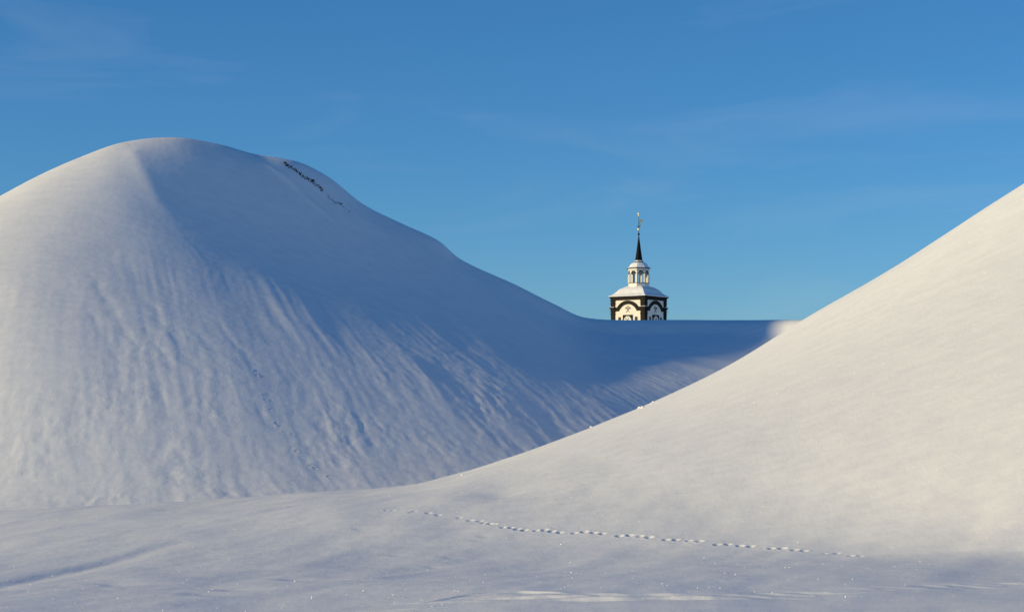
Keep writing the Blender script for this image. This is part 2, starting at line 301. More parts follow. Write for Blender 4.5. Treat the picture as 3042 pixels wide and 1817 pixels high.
def ground_h(x, y):
    g = ground_formula(x, y)
    k = smooth(-25.5, -21, x) * smooth(26, 22, x) * smooth(35.5, 38.5, y) * smooth(82.0, 80.0, y)
    return g + k * (spline_table(NEAR_CM, NEAR_X0, NEAR_Y0, x, y) - g)

def smooth_table(tx, ty, x, w):
    return (catmull(tx, ty, x - w) + 2 * catmull(tx, ty, x) + catmull(tx, ty, x + w)) / 4

def crest(x):
    return smooth_table(CREST_X, CREST_Y, x, 1.5)

def left_h(x, y):
    """a long tip: crest heights along x, a front of changing steepness that slackens towards the foot"""
    yr = crest(x)
    R = smooth_table([p[0] for p in RIDGE], [p[2] for p in RIDGE], x, 0.35)
    S = smooth_table(STEEP_X, STEEP_Z, x, 2.0)
    d = yr - y
    p = np.sqrt(d * d + 4.0) - 2.0
    front = S * p - 0.003 * np.clip(p - 9, 0, 30) ** 2
    back = 0.55 * p
    return R - np.where(d > 0, front, back)

FACE_X0, FACE_Y0 = -46.0, 82.0  # far face: shaped so that its light and shade fall as intended
FACE_CM = np.array([
[-186,-186,-186,-187,-187,-188,-189,-189,-190,-190,-190,-191,-191,-191,-192,-192,-193,-193,-194,-194,-195,-195,-195,-195,-195,-195,-195,-195,-195,-195,-194,-194,-194,-193,-193,-192,-192,-191,-191,-190,-190,-190,-190,-190,-190,-190,-190,-190,-190,-190,-190,-190,-190,-190,-190,-190,-190,-190,-190,-190,-190,-190,-190,-190,-190,-190,-190,-190,-190,-190,-190,-190,-190],
[-191,-190,-189,-189,-189,-189,-190,-190,-190,-191,-191,-192,-192,-193,-193,-194,-195,-195,-196,-196,-197,-197,-197,-197,-197,-197,-197,-197,-197,-196,-196,-196,-195,-195,-194,-194,-193,-193,-192,-192,-192,-191,-191,-191,-190,-190,-190,-190,-190,-190,-190,-190,-190,-190,-190,-190,-190,-190,-190,-190,-190,-190,-190,-190,-190,-190,-190,-190,-190,-190,-190,-190,-190],
[-199,-195,-193,-191,-190,-190,-191,-191,-191,-192,-192,-193,-193,-194,-194,-195,-196,-196,-197,-197,-198,-198,-198,-198,-198,-198,-198,-197,-197,-197,-197,-196,-196,-195,-195,-195,-194,-194,-194,-193,-193,-192,-192,-192,-191,-191,-191,-191,-190,-190,-190,-190,-190,-190,-190,-190,-190,-190,-190,-190,-190,-190,-190,-190,-190,-190,-190,-190,-190,-190,-190,-190,-190],
[-209,-203,-198,-195,-193,-193,-192,-192,-193,-193,-193,-193,-193,-193,-194,-194,-194,-195,-195,-195,-195,-195,-195,-194,-194,-194,-194,-194,-194,-194,-194,-194,-194,-194,-194,-194,-194,-194,-194,-194,-194,-193,-193,-193,-192,-192,-192,-191,-191,-191,-190,-190,-190,-190,-190,-190,-190,-190,-190,-190,-190,-190,-190,-190,-190,-190,-190,-190,-190,-190,-190,-190,-190],
[-222,-213,-206,-201,-198,-196,-195,-194,-193,-193,-192,-191,-191,-190,-189,-188,-187,-187,-186,-185,-184,-183,-182,-182,-182,-181,-181,-182,-182,-182,-183,-184,-185,-186,-187,-189,-190,-191,-192,-193,-193,-193,-193,-193,-193,-193,-192,-192,-192,-191,-191,-191,-190,-190,-190,-190,-190,-190,-190,-190,-190,-190,-190,-190,-190,-190,-190,-190,-190,-190,-190,-190,-191],
[-237,-225,-216,-209,-203,-199,-196,-194,-192,-190,-188,-186,-183,-180,-177,-174,-171,-167,-164,-161,-158,-156,-155,-154,-153,-154,-154,-155,-156,-158,-160,-162,-165,-168,-172,-175,-179,-183,-186,-188,-190,-191,-192,-192,-193,-193,-192,-192,-192,-192,-191,-191,-191,-191,-190,-190,-190,-190,-190,-190,-190,-190,-190,-190,-190,-190,-190,-190,-190,-190,-191,-191,-191],
[-249,-236,-225,-215,-207,-201,-196,-192,-188,-184,-180,-175,-170,-163,-156,-149,-141,-133,-125,-119,-114,-110,-108,-106,-106,-106,-108,-110,-112,-116,-120,-125,-131,-138,-144,-151,-158,-166,-171,-176,-180,-183,-186,-188,-190,-191,-191,-192,-192,-192,-192,-192,-191,-191,-191,-191,-190,-190,-190,-190,-190,-190,-190,-190,-190,-190,-191,-191,-191,-191,-191,-192,-192],
[-258,-244,-231,-219,-208,-199,-192,-185,-178,-171,-164,-156,-147,-136,-124,-112,-98,-84,-71,-62,-54,-49,-45,-43,-43,-45,-47,-51,-55,-61,-68,-77,-86,-96,-107,-117,-127,-138,-147,-155,-162,-169,-175,-179,-182,-185,-187,-189,-190,-191,-191,-192,-192,-191,-191,-191,-191,-191,-191,-190,-190,-190,-190,-191,-191,-191,-191,-191,-192,-192,-192,-193,-193],
[-263,-247,-231,-217,-204,-192,-181,-171,-161,-151,-140,-128,-114,-97,-79,-60,-40,-21,-4,9,18,25,29,30,29,27,23,18,11,3,-8,-19,-32,-46,-60,-73,-88,-101,-114,-126,-137,-147,-155,-163,-169,-174,-178,-182,-185,-188,-189,-190,-191,-191,-191,-191,-191,-191,-191,-191,-191,-191,-191,-191,-191,-192,-192,-192,-193,-193,-193,-193,-193],
[-263,-244,-226,-208,-192,-177,-163,-150,-136,-122,-106,-88,-68,-45,-21,5,30,52,71,86,98,105,109,110,108,104,99,92,83,72,59,44,28,12,-5,-23,-40,-58,-74,-89,-104,-117,-129,-140,-149,-157,-164,-171,-176,-181,-184,-187,-189,-190,-191,-191,-191,-191,-191,-191,-191,-191,-191,-191,-192,-192,-192,-193,-193,-193,-193,-192,-191],
[-256,-234,-212,-192,-172,-154,-137,-119,-101,-81,-60,-36,-9,19,48,78,106,131,152,168,181,189,193,193,190,185,177,168,157,144,129,112,93,74,54,33,13,-7,-27,-46,-64,-81,-97,-111,-123,-135,-145,-154,-163,-170,-176,-180,-184,-187,-189,-190,-190,-191,-191,-191,-191,-191,-191,-191,-191,-191,-192,-192,-192,-191,-190,-188,-185],
[-240,-214,-190,-166,-144,-122,-101,-78,-55,-30,-2,27,57,90,123,156,187,213,235,252,265,274,278,277,273,266,256,246,233,217,200,181,160,138,115,92,69,46,24,2,-19,-39,-58,-75,-91,-106,-120,-133,-144,-154,-163,-171,-176,-181,-184,-187,-188,-189,-190,-190,-190,-190,-190,-189,-189,-189,-189,-188,-187,-185,-182,-178,-172],
[-214,-185,-158,-131,-106,-80,-55,-28,1,31,63,95,130,166,202,238,269,296,318,336,349,358,362,360,354,345,334,321,307,290,271,250,227,204,179,153,128,103,78,54,31,8,-13,-34,-53,-72,-89,-106,-121,-134,-146,-157,-165,-172,-178,-182,-184,-186,-187,-188,-188,-187,-187,-186,-185,-184,-182,-180,-177,-173,-167,-159,-149],
[-175,-145,-116,-87,-58,-29,1,32,64,98,133,169,206,245,284,320,351,378,400,418,431,440,443,440,432,422,409,395,378,360,340,318,294,269,242,215,188,161,135,109,83,59,35,12,-10,-32,-53,-73,-92,-109,-125,-139,-150,-160,-168,-174,-178,-181,-183,-184,-184,-183,-182,-180,-177,-175,-171,-166,-160,-152,-143,-131,-117],
[-127,-96,-65,-34,-3,30,63,97,132,169,207,246,286,326,366,401,432,458,480,497,511,519,520,516,507,495,481,465,447,428,406,383,358,332,305,277,249,220,192,165,138,112,86,61,37,13,-11,-35,-58,-79,-99,-116,-131,-144,-154,-163,-169,-174,-176,-178,-178,-177,-174,-171,-167,-162,-155,-148,-138,-127,-113,-98,-81],
[-70,-39,-6,26,60,94,130,167,205,244,284,325,366,407,446,481,511,536,557,574,587,594,593,587,577,564,549,532,513,492,470,446,421,394,366,338,309,280,251,222,194,166,139,112,86,60,34,7,-18,-44,-67,-88,-107,-123,-137,-148,-157,-163,-167,-170,-170,-168,-165,-160,-154,-146,-137,-126,-113,-98,-82,-64,-44],
[-9,24,57,92,127,164,202,241,281,321,362,404,446,486,524,558,587,611,631,647,659,664,662,654,643,629,613,595,576,554,531,506,480,453,426,397,368,338,308,279,250,221,193,165,137,109,81,53,24,-3,-30,-55,-77,-98,-115,-130,-141,-150,-156,-159,-160,-158,-154,-147,-139,-129,-116,-102,-86,-69,-50,-30,-10],
[56,90,125,162,199,237,277,317,358,399,440,482,524,564,600,632,659,683,702,717,727,730,727,718,706,691,674,656,635,613,589,564,538,511,483,454,424,395,365,335,305,276,247,218,189,160,130,100,70,40,12,-16,-42,-67,-88,-106,-121,-133,-141,-146,-147,-146,-141,-133,-123,-110,-94,-77,-58,-39,-19,1,22],
[124,160,197,235,273,313,353,394,435,476,517,559,600,639,674,704,729,751,769,783,792,793,788,778,765,750,733,714,693,670,645,619,593,565,537,508,479,449,420,390,360,330,300,271,241,211,180,149,117,86,56,26,-2,-30,-55,-77,-96,-112,-123,-130,-133,-132,-126,-117,-105,-89,-71,-52,-32,-11,10,31,52],
[194,232,270,309,349,389,429,470,511,552,593,634,674,711,744,772,797,817,834,847,853,853,846,836,822,806,788,769,747,723,698,672,645,618,589,561,531,502,472,442,412,382,352,322,292,262,230,197,165,133,101,70,40,11,-17,-43,-67,-86,-101,-111,-116,-116,-111,-100,-86,-69,-49,-28,-6,15,37,58,80],
[266,305,344,384,424,464,504,545,585,626,666,707,745,781,812,839,862,881,896,907,912,910,902,891,877,861,842,822,799,775,749,723,696,668,639,610,581,551,522,492,462,432,402,372,342,311,279,246,213,180,147,115,84,53,23,-5,-32,-55,-74,-89,-98,-99,-93,-82,-67,-49,-28,-5,17,39,61,83,106],
[338,378,418,458,498,538,577,617,657,697,737,777,815,848,877,903,924,942,956,966,968,965,957,945,930,913,894,872,849,824,798,771,744,715,687,658,628,599,569,539,510,480,450,420,390,359,326,293,260,226,193,160,128,96,65,35,7,-20,-44,-64,-76,-80,-75,-63,-48,-29,-7,16,39,62,85,107,131],
[408,449,489,529,569,608,648,688,727,767,807,845,881,913,940,964,984,1001,1014,1022,1023,1019,1009,997,981,964,944,921,897,872,845,818,790,761,732,703,673,643,614,584,554,525,495,465,435,404,372,339,305,271,238,204,171,139,107,76,46,17,-10,-34,-51,-59,-55,-44,-29,-10,12,36,60,84,107,131,155],
[474,516,557,597,637,677,716,756,795,834,873,911,945,975,1001,1024,1043,1059,1071,1077,1077,1071,1061,1048,1032,1014,993,969,944,918,890,862,834,805,775,746,716,686,656,626,597,567,537,507,477,447,415,382,349,315,282,248,214,181,149,117,85,55,26,0,-22,-35,-34,-23,-9,10,33,57,82,106,130,154,179],
[533,577,619,660,701,741,781,820,860,899,938,974,1007,1036,1061,1082,1100,1115,1126,1131,1130,1124,1113,1099,1083,1063,1041,1017,991,963,935,906,876,847,817,787,757,726,696,666,637,607,577,547,517,487,455,423,390,357,323,290,256,223,189,157,125,93,63,34,9,-8,-10,0,14,32,54,79,103,128,153,177,203],
[581,628,673,717,760,801,842,882,922,961,999,1035,1066,1094,1118,1139,1156,1171,1181,1186,1184,1177,1166,1151,1134,1113,1089,1064,1037,1008,978,948,918,888,857,827,796,765,735,705,675,645,615,585,554,524,493,461,428,396,363,330,296,263,229,196,163,131,100,69,42,23,18,26,39,56,77,102,127,152,176,201,228],
[614,666,717,766,812,856,899,940,981,1021,1059,1094,1124,1151,1175,1195,1213,1227,1237,1241,1238,1231,1219,1204,1186,1164,1139,1112,1083,1053,1022,991,960,929,897,866,835,803,772,741,711,681,650,620,589,559,527,495,463,431,399,367,334,301,268,234,201,169,137,105,77,55,48,54,66,82,102,126,151,176,201,227,254],
[629,689,748,803,855,903,949,993,1036,1077,1115,1150,1181,1208,1232,1252,1270,1285,1294,1297,1294,1287,1275,1259,1240,1216,1189,1160,1130,1098,1066,1034,1001,969,937,905,873,841,809,777,746,715,684,653,622,591,559,527,495,463,431,400,369,337,304,272,239,206,174,142,112,89,79,83,94,109,129,152,177,203,228,253,281],
[624,694,762,825,885,940,991,1039,1085,1128,1168,1204,1236,1264,1288,1310,1329,1343,1352,1355,1353,1345,1333,1317,1296,1270,1242,1211,1179,1145,1111,1077,1044,1010,977,944,911,878,845,813,781,749,717,686,654,622,590,557,524,491,459,430,400,370,339,307,275,243,210,178,149,124,112,114,124,138,157,180,205,230,256,281,309],
[600,678,756,831,901,963,1021,1075,1126,1173,1217,1255,1290,1319,1346,1368,1388,1403,1413,1416,1414,1406,1394,1377,1355,1328,1297,1264,1229,1194,1158,1123,1087,1052,1017,983,949,915,881,848,815,783,750,718,685,653,620,586,552,518,484,456,429,401,372,341,310,279,247,215,185,159,145,145,154,168,187,209,234,259,284,310,339],
[561,644,730,815,897,970,1038,1098,1156,1209,1258,1302,1340,1373,1402,1427,1448,1465,1475,1479,1478,1471,1459,1441,1417,1388,1355,1319,1282,1245,1207,1169,1132,1095,1059,1023,988,953,918,884,850,816,783,750,717,683,649,615,579,543,508,480,456,430,403,374,345,314,283,252,222,195,179,177,186,199,217,239,263,289,314,340,369],
[512,600,690,782,871,956,1035,1108,1175,1233,1290,1341,1385,1423,1456,1485,1509,1527,1539,1545,1545,1540,1528,1509,1483,1452,1417,1378,1339,1298,1258,1219,1179,1141,1103,1065,1028,992,956,921,886,851,817,783,748,714,679,643,606,568,532,504,481,458,433,406,378,349,319,288,258,232,214,210,219,231,249,270,294,319,345,371,401],
[459,550,643,738,832,924,1012,1097,1175,1247,1311,1370,1421,1467,1506,1540,1568,1590,1605,1613,1615,1611,1600,1581,1553,1520,1482,1441,1399,1356,1313,1271,1230,1189,1149,1109,1071,1033,996,959,923,887,851,816,781,745,709,671,632,594,556,528,506,485,462,438,412,384,355,325,295,269,249,245,252,264,281,302,325,351,377,403,433],
[405,498,592,689,785,880,974,1066,1154,1238,1315,1384,1444,1500,1548,1589,1624,1650,1670,1681,1686,1685,1676,1656,1627,1592,1551,1508,1463,1417,1372,1327,1283,1240,1198,1157,1116,1076,1037,999,961,924,887,851,814,777,739,699,659,619,580,551,531,511,491,469,444,419,391,363,334,307,286,280,287,299,315,335,358,384,410,436,467],
[350,445,540,637,735,832,928,1024,1118,1209,1296,1377,1451,1518,1576,1629,1672,1706,1731,1747,1756,1759,1752,1734,1705,1667,1625,1579,1532,1483,1435,1388,1341,1296,1251,1207,1164,1122,1081,1041,1001,962,924,886,848,809,768,727,686,644,605,575,555,538,519,499,477,453,428,401,373,346,325,317,322,334,349,369,392,418,444,471,501],
[296,391,487,585,683,780,878,975,1073,1168,1261,1351,1436,1515,1588,1652,1708,1753,1786,1809,1824,1831,1827,1811,1783,1746,1702,1655,1605,1554,1504,1454,1404,1355,1308,1261,1216,1171,1127,1085,1043,1002,962,922,882,841,799,756,713,670,629,599,579,563,547,529,509,487,464,439,412,386,365,355,359,370,386,405,428,454,480,507,538],
[242,338,434,532,630,728,826,924,1023,1121,1217,1311,1403,1491,1575,1654,1725,1783,1828,1861,1884,1897,1898,1885,1860,1824,1780,1732,1682,1629,1576,1523,1471,1419,1368,1319,1270,1223,1177,1131,1087,1044,1001,959,917,874,830,785,740,696,654,623,603,589,575,559,541,522,500,477,452,427,406,394,397,408,424,443,466,492,518,545,576],
[188,284,381,479,577,675,773,872,971,1070,1168,1264,1360,1453,1544,1633,1715,1789,1849,1896,1930,1952,1959,1952,1931,1899,1857,1810,1759,1706,1652,1597,1542,1487,1433,1381,1329,1278,1229,1181,1133,1087,1042,997,952,907,861,815,768,722,680,648,628,615,602,588,573,555,536,515,492,469,447,435,436,448,464,483,506,532,559,587,618],
[134,230,327,425,524,622,720,819,918,1017,1116,1214,1311,1407,1502,1596,1686,1769,1843,1905,1955,1989,2006,2007,1993,1966,1929,1884,1835,1783,1728,1672,1616,1558,1502,1446,1390,1336,1284,1232,1182,1132,1084,1037,989,941,893,845,796,748,705,673,653,641,629,617,604,589,572,553,532,511,490,477,478,490,506,526,549,575,603,631,662],
[79,176,273,371,470,568,667,766,865,965,1063,1162,1259,1357,1454,1550,1644,1733,1815,1889,1952,2001,2031,2043,2040,2022,1990,1949,1904,1855,1803,1748,1691,1632,1573,1514,1454,1396,1340,1284,1231,1178,1127,1077,1026,976,926,875,824,775,731,698,678,666,656,646,634,621,607,590,572,553,534,521,521,533,550,571,594,621,649,677,709],
[25,122,219,317,416,514,613,712,812,911,1010,1109,1207,1305,1402,1500,1596,1688,1775,1854,1926,1985,2028,2055,2065,2059,2036,2001,1962,1918,1871,1821,1767,1708,1646,1583,1519,1456,1396,1337,1280,1224,1170,1116,1064,1011,958,906,853,802,758,724,703,692,683,674,664,653,641,627,611,594,577,565,566,578,596,617,642,670,698,726,757],
[-30,67,165,263,362,460,559,658,758,858,957,1056,1154,1252,1350,1448,1545,1638,1727,1810,1886,1952,2003,2039,2061,2068,2059,2036,2004,1966,1928,1889,1839,1781,1717,1649,1580,1513,1449,1387,1327,1269,1211,1155,1100,1045,991,936,882,830,784,750,729,717,709,701,693,684,674,662,649,635,621,611,611,624,644,668,695,723,751,777,803],
[-85,12,110,209,308,406,505,604,704,804,903,1002,1101,1199,1297,1395,1492,1587,1676,1761,1839,1907,1964,2006,2035,2051,2052,2041,2020,1992,1968,1944,1903,1849,1782,1707,1632,1562,1497,1434,1372,1311,1251,1192,1135,1079,1023,967,911,857,811,775,754,742,734,727,720,713,705,696,685,674,663,655,657,672,696,724,754,782,808,828,846],
[-139,-43,55,154,253,352,451,550,650,750,849,948,1047,1145,1244,1342,1440,1534,1624,1709,1788,1858,1917,1962,1996,2016,2024,2020,2008,1991,1979,1968,1944,1898,1832,1751,1669,1599,1537,1476,1415,1351,1287,1225,1167,1111,1054,997,940,884,837,801,780,768,760,753,747,741,734,727,719,711,703,698,703,723,753,786,817,845,867,880,886],
[-192,-97,0,99,198,297,396,496,596,696,795,894,993,1092,1190,1289,1386,1481,1571,1657,1736,1807,1866,1913,1949,1972,1983,1984,1978,1969,1965,1961,1948,1912,1854,1775,1695,1629,1572,1514,1455,1390,1320,1254,1197,1142,1086,1028,970,912,864,826,805,793,786,779,773,767,762,756,750,745,741,741,751,778,815,853,880,903,922,929,924],
[-240,-150,-55,43,143,242,342,442,542,642,741,840,939,1038,1136,1235,1333,1428,1518,1604,1683,1755,1814,1862,1898,1922,1935,1938,1936,1932,1932,1932,1924,1896,1846,1775,1702,1644,1595,1547,1494,1427,1350,1282,1226,1173,1118,1061,1002,942,891,853,831,819,811,804,799,793,788,784,780,778,779,785,801,834,876,915,929,935,939,940,936],
[-279,-198,-109,-13,87,187,287,387,487,587,687,786,885,984,1082,1181,1279,1374,1465,1550,1630,1702,1762,1810,1846,1871,1884,1889,1887,1886,1888,1891,1885,1860,1815,1752,1687,1636,1594,1553,1510,1453,1376,1308,1255,1204,1151,1097,1038,976,923,882,859,846,838,831,825,819,815,811,809,810,816,829,852,886,922,936,935,930,926,923,920],
[-304,-237,-159,-67,31,131,232,332,433,533,632,732,831,929,1028,1127,1225,1320,1411,1497,1577,1648,1709,1757,1793,1818,1832,1837,1836,1836,1839,1843,1838,1815,1773,1716,1657,1609,1570,1535,1497,1448,1378,1315,1268,1225,1181,1131,1076,1014,958,917,894,879,869,861,854,848,842,839,839,843,854,873,899,926,934,926,915,903,894,889,885],
[-314,-261,-200,-119,-25,75,176,277,378,478,578,677,776,875,974,1073,1171,1266,1357,1443,1523,1595,1655,1704,1740,1765,1779,1784,1784,1784,1787,1792,1788,1766,1725,1671,1615,1569,1532,1500,1464,1417,1357,1301,1257,1221,1183,1139,1090,1039,989,953,933,917,905,897,890,881,873,869,871,879,894,913,932,933,919,898,878,862,851,844,839],
[-312,-274,-231,-166,-79,19,120,222,323,424,523,623,722,821,919,1018,1116,1212,1303,1389,1469,1541,1601,1650,1687,1712,1726,1731,1731,1731,1735,1740,1736,1715,1675,1621,1566,1521,1486,1454,1420,1375,1320,1269,1228,1194,1160,1121,1079,1034,992,961,948,942,939,936,931,920,909,905,908,918,933,940,935,915,886,856,832,814,802,794,788],
[-302,-277,-251,-205,-130,-37,64,166,268,369,469,568,667,766,865,964,1062,1157,1248,1335,1415,1487,1548,1596,1633,1658,1673,1678,1678,1678,1682,1687,1683,1662,1623,1570,1515,1471,1436,1405,1371,1327,1274,1225,1186,1154,1122,1087,1047,1007,971,946,937,938,943,946,947,945,943,942,943,945,946,936,913,879,841,807,781,763,751,742,735],
[-290,-275,-262,-234,-175,-90,8,110,213,314,414,514,613,711,810,909,1008,1103,1194,1280,1361,1433,1493,1542,1579,1605,1619,1624,1625,1625,1629,1634,1630,1610,1570,1517,1463,1419,1384,1353,1319,1277,1225,1176,1138,1107,1076,1042,1005,967,934,913,907,912,921,930,938,943,947,949,948,944,932,910,876,834,792,756,729,711,698,689,681],
[-279,-272,-266,-252,-212,-140,-48,54,157,259,359,459,558,657,756,855,953,1048,1140,1226,1306,1378,1439,1488,1525,1551,1565,1571,1571,1571,1575,1580,1577,1556,1517,1464,1410,1366,1331,1301,1267,1225,1173,1125,1087,1056,1026,993,957,920,888,869,865,872,884,897,909,919,926,930,928,919,900,870,830,784,740,703,676,658,645,636,628],
[-270,-268,-267,-262,-239,-184,-101,-2,101,203,304,404,503,602,701,800,898,994,1085,1171,1252,1324,1385,1434,1471,1496,1511,1516,1517,1517,1521,1526,1523,1503,1464,1411,1357,1313,1278,1248,1214,1172,1120,1073,1035,1005,975,942,906,870,839,820,816,824,838,853,867,880,889,894,892,880,857,823,780,732,687,650,623,604,592,582,574],
[-264,-264,-266,-266,-255,-219,-149,-57,45,147,249,349,449,548,646,746,844,939,1030,1117,1197,1269,1330,1379,1416,1442,1456,1462,1463,1463,1467,1472,1469,1449,1410,1357,1303,1259,1225,1194,1161,1119,1067,1020,982,952,922,889,853,818,787,768,765,774,788,804,820,833,844,849,847,833,808,773,728,680,634,597,569,551,538,529,520],
[-260,-262,-264,-267,-264,-243,-191,-109,-11,92,194,294,394,493,592,691,789,885,976,1062,1143,1215,1276,1325,1362,1388,1402,1408,1408,1409,1413,1418,1415,1395,1356,1303,1249,1205,1171,1141,1108,1066,1014,966,929,899,869,836,801,765,734,716,713,722,737,753,769,783,794,800,797,783,758,721,675,627,581,543,516,497,485,475,466],
[-258,-260,-263,-267,-268,-259,-226,-157,-65,36,138,239,339,438,537,636,734,830,921,1008,1088,1160,1221,1270,1307,1333,1348,1353,1354,1354,1359,1364,1361,1341,1302,1249,1195,1151,1117,1087,1054,1012,960,913,876,845,816,783,747,712,681,663,660,669,684,701,717,732,743,749,746,732,705,668,622,573,527,489,462,443,431,421,412],
[-256,-259,-262,-266,-271,-271,-253,-200,-116,-18,83,184,284,383,482,581,680,775,866,953,1033,1106,1167,1216,1253,1279,1293,1299,1299,1300,1304,1310,1307,1286,1247,1195,1141,1097,1063,1033,1000,958,907,859,822,792,762,730,694,659,628,610,607,616,631,648,665,679,691,697,694,680,653,615,569,520,473,435,408,389,376,367,358]], float)

def base_h(x, y):
    g = ground_h(x, y)
    l = left_h(x, y)
    l = np.where(l < -3, -3 + (l + 3) * 0.03, l)
    k = smooth(1.0, 4.0, crest(x) - y) * smooth(-45.5, -41, x) * smooth(25.5, 22, x) * smooth(82.5, 85, y)
    l = l + k * (spline_table(FACE_CM, FACE_X0, FACE_Y0, x, y) - l)
    return smax(l, g, 0.5), l - g
TRACK = [(-4.17, 63.56), (-3.98, 63.52), (-3.32, 62.54), (-3.2, 62.66), (-2.71, 62.2), (-2.39, 61.86), (-1.69, 61.28), (-1.32, 60.7), (-1.01, 60.48), (-0.89, 60.16), (-0.7, 59.94), (-0.57, 59.82), (-0.27, 59.26), (-0.02, 59.12), (0.17, 58.84), (0.38, 58.64), (0.75, 58.44), (1.0, 58.42), (1.22, 58.18), (1.46, 57.96), (1.88, 57.72), (2.19, 57.74), (2.47, 57.52), (2.72, 57.3), (3.2, 56.84), (3.5, 56.8), (3.79, 56.54), (4.05, 56.3), (4.51, 55.82), (4.79, 55.72), (5.14, 55.48), (5.43, 55.26), (5.87, 54.66), (6.18, 54.62), (6.49, 54.34), (6.77, 54.14), (7.28, 53.62), (7.58, 53.52), (7.86, 53.12), (8.09, 52.86), (8.57, 52.3), (8.89, 52.22), (9.18, 51.74), (9.41, 51.56)]
FAR_TRACK = [(-13.66, 100.34), (-13.28, 99.1), (-13.18, 98.72), (-12.63, 97.24), (-12.51, 96.88), (-12.36, 96.32), (-12.17, 96.22), (-11.76, 95.28), (-11.61, 95.1), (-11.45, 94.62), (-10.92, 94.8), (-10.78, 93.82), (-10.57, 93.6), (-10.3, 93.22), (-9.81, 92.74), (-9.65, 92.68), (-9.55, 92.62), (-8.87, 92.14)]
LIP = [(-3.65, 39.78), (-3.26, 40.2), (-2.76, 40.36), (-2.12, 40.62), (-1.44, 41.18), (-0.87, 41.54), (-0.43, 41.66), (0.16, 41.62), (0.89, 41.14), (1.6, 40.72), (2.17, 40.58), (2.5, 40.4), (3.04, 40.4), (3.73, 40.42), (4.61, 40.54), (5.32, 40.74), (6.06, 41.02), (7.02, 41.58), (8.14, 41.84), (9.15, 42.44), (10.16, 42.88), (11.38, 43.34), (12.99, 43.92)]
LIP_FAINT = [(-5.68, 48.74), (-4.9, 48.74), (-3.91, 48.12), (-2.85, 47.42), (-1.85, 47.5), (-0.6, 47.94)]
HOLLOW = [(-13.67, 46.44), (-13.48, 50.32), (-13.03, 52.78), (-12.32, 55.04), (-11.87, 56.58), (-11.35, 58.54), (-10.59, 60.06), (-9.64, 60.74), (-8.7, 61.66)]
TERRACE = [(4.34, 51.46), (6.65, 51.78), (8.03, 51.84), (9.38, 51.76), (10.66, 51.32), (11.89, 50.78), (13.4, 50.02), (14.6, 49.36)]
DENTS = [(-10.05, 48.52), (-9.47, 47.14), (-7.08, 44.58), (-6.74, 46.04), (-5.56, 49.22), (-5.14, 48.56), (-0.24, 64.5), (-1.03, 57.7), (-0.83, 58.2), (-2.15, 52.9), (-4.77, 60.32), (-3.34, 55.68), (-1.75, 54.8)]
STONE_LINE = [(-14.69, 123.52), (-14.51, 123.4), (-14.41, 123.26), (-14.22, 123.3), (-13.99, 123.26), (-13.82, 123.2), (-13.61, 123.12), (-13.44, 123.08), (-13.25, 123.1), (-13.06, 123.16), (-12.86, 123.22), (-12.67, 123.14), (-12.45, 123.14), (-12.25, 123.12), (-12.31, 122.9), (-11.9, 122.88), (-11.61, 122.74), (-11.39, 122.8), (-11.2, 122.84), (-11.04, 123.04), (-10.79, 122.86), (-10.33, 122.74)]
CLODS = [(5.46, 81.28), (5.57, 81.0), (5.92, 80.9), (6.05, 81.44), (3.6, 102.98), (3.44, 82.66)]
DRIFT_LINE = [(-16.64, 122.3), (-15.89, 122.48), (-15.31, 122.22), (-14.35, 122.08), (-13.66, 121.78), (-12.9, 121.38), (-12.06, 121.14), (-11.03, 120.68), (-9.79, 120.2), (-9.13, 119.96)]
DUNE = [(6.46, 118.64), (9.0, 119.04), (10.37, 120.34), (12.05, 120.24), (13.94, 120.08)]
SPUR = [(-23.72, 119.06), (-22.7, 117.06), (-21.28, 114.92), (-19.46, 112.6)]
GULLY = [(-23.96, 107.04), (-22.86, 104.74), (-21.28, 101.84), (-19.83, 99.56), (-18.57, 97.54), (-17.59, 95.94), (-16.23, 92.96)]

# ---------------------------------------------------------------- fine relief of the snow
def line_y(pts, x):
    P = sorted(pts)
    return np.interp(x, [p[0] for p in P], [p[1] for p in P])

def seg_dist(pts, x, y):
    """distance and signed side to a polyline"""
    best = np.full(np.shape(x), 1e9); side = np.zeros(np.shape(x)); run = np.zeros(np.shape(x)); acc = 0.0
    for (ax, ay), (bx, by) in zip(pts[:-1], pts[1:]):
        L = math.hypot(bx - ax, by - ay)
        ux, uy = (bx - ax) / L, (by - ay) / L
        t = np.clip((x - ax) * ux + (y - ay) * uy, 0, L)
        d = np.hypot(x - ax - t * ux, y - ay - t * uy)
        s = np.sign((x - ax) * uy - (y - ay) * ux)
        c = d < best
        best = np.where(c, d, best); side = np.where(c, s, side); run = np.where(c, acc + t, run)
        acc += L
    return best, side, run / acc

def pit(x, y, z, cx, cy, rx, ry, depth, rim=0.25, rot=0.0):
    """press one print into the height array (in place)"""
    R = 3.0 * max(rx, ry)
    m = (np.abs(x - cx) < R) & (np.abs(y - cy) < R)
    if not m.any():
        return
    dx = x[m] - cx; dy = y[m] - cy
    c, s = math.cos(rot), math.sin(rot)
    q = np.sqrt(((dx * c + dy * s) / rx) ** 2 + ((-dx * s + dy * c) / ry) ** 2)
    z[m] += -depth * np.exp(-q ** 3) + rim * depth * np.exp(-((q - 1.45) / 0.35) ** 2)

def fall_line(x, y):
    """which crest point the fall line through (x, y) starts from: the gullies run along these"""
    xr = x.copy()
    for _ in range(10):
        th = np.radians(np.interp(xr, [-45, -33, -27, -20, -8, 6], [-14, -2, 12, 22, 38, 44]))
        yr = crest(xr)
        xr = 0.4 * xr + 0.6 * (x - np.clip(yr - y, 0, 45) * np.tan(th))
        xr = np.clip(xr, -70, 30)
    return xr

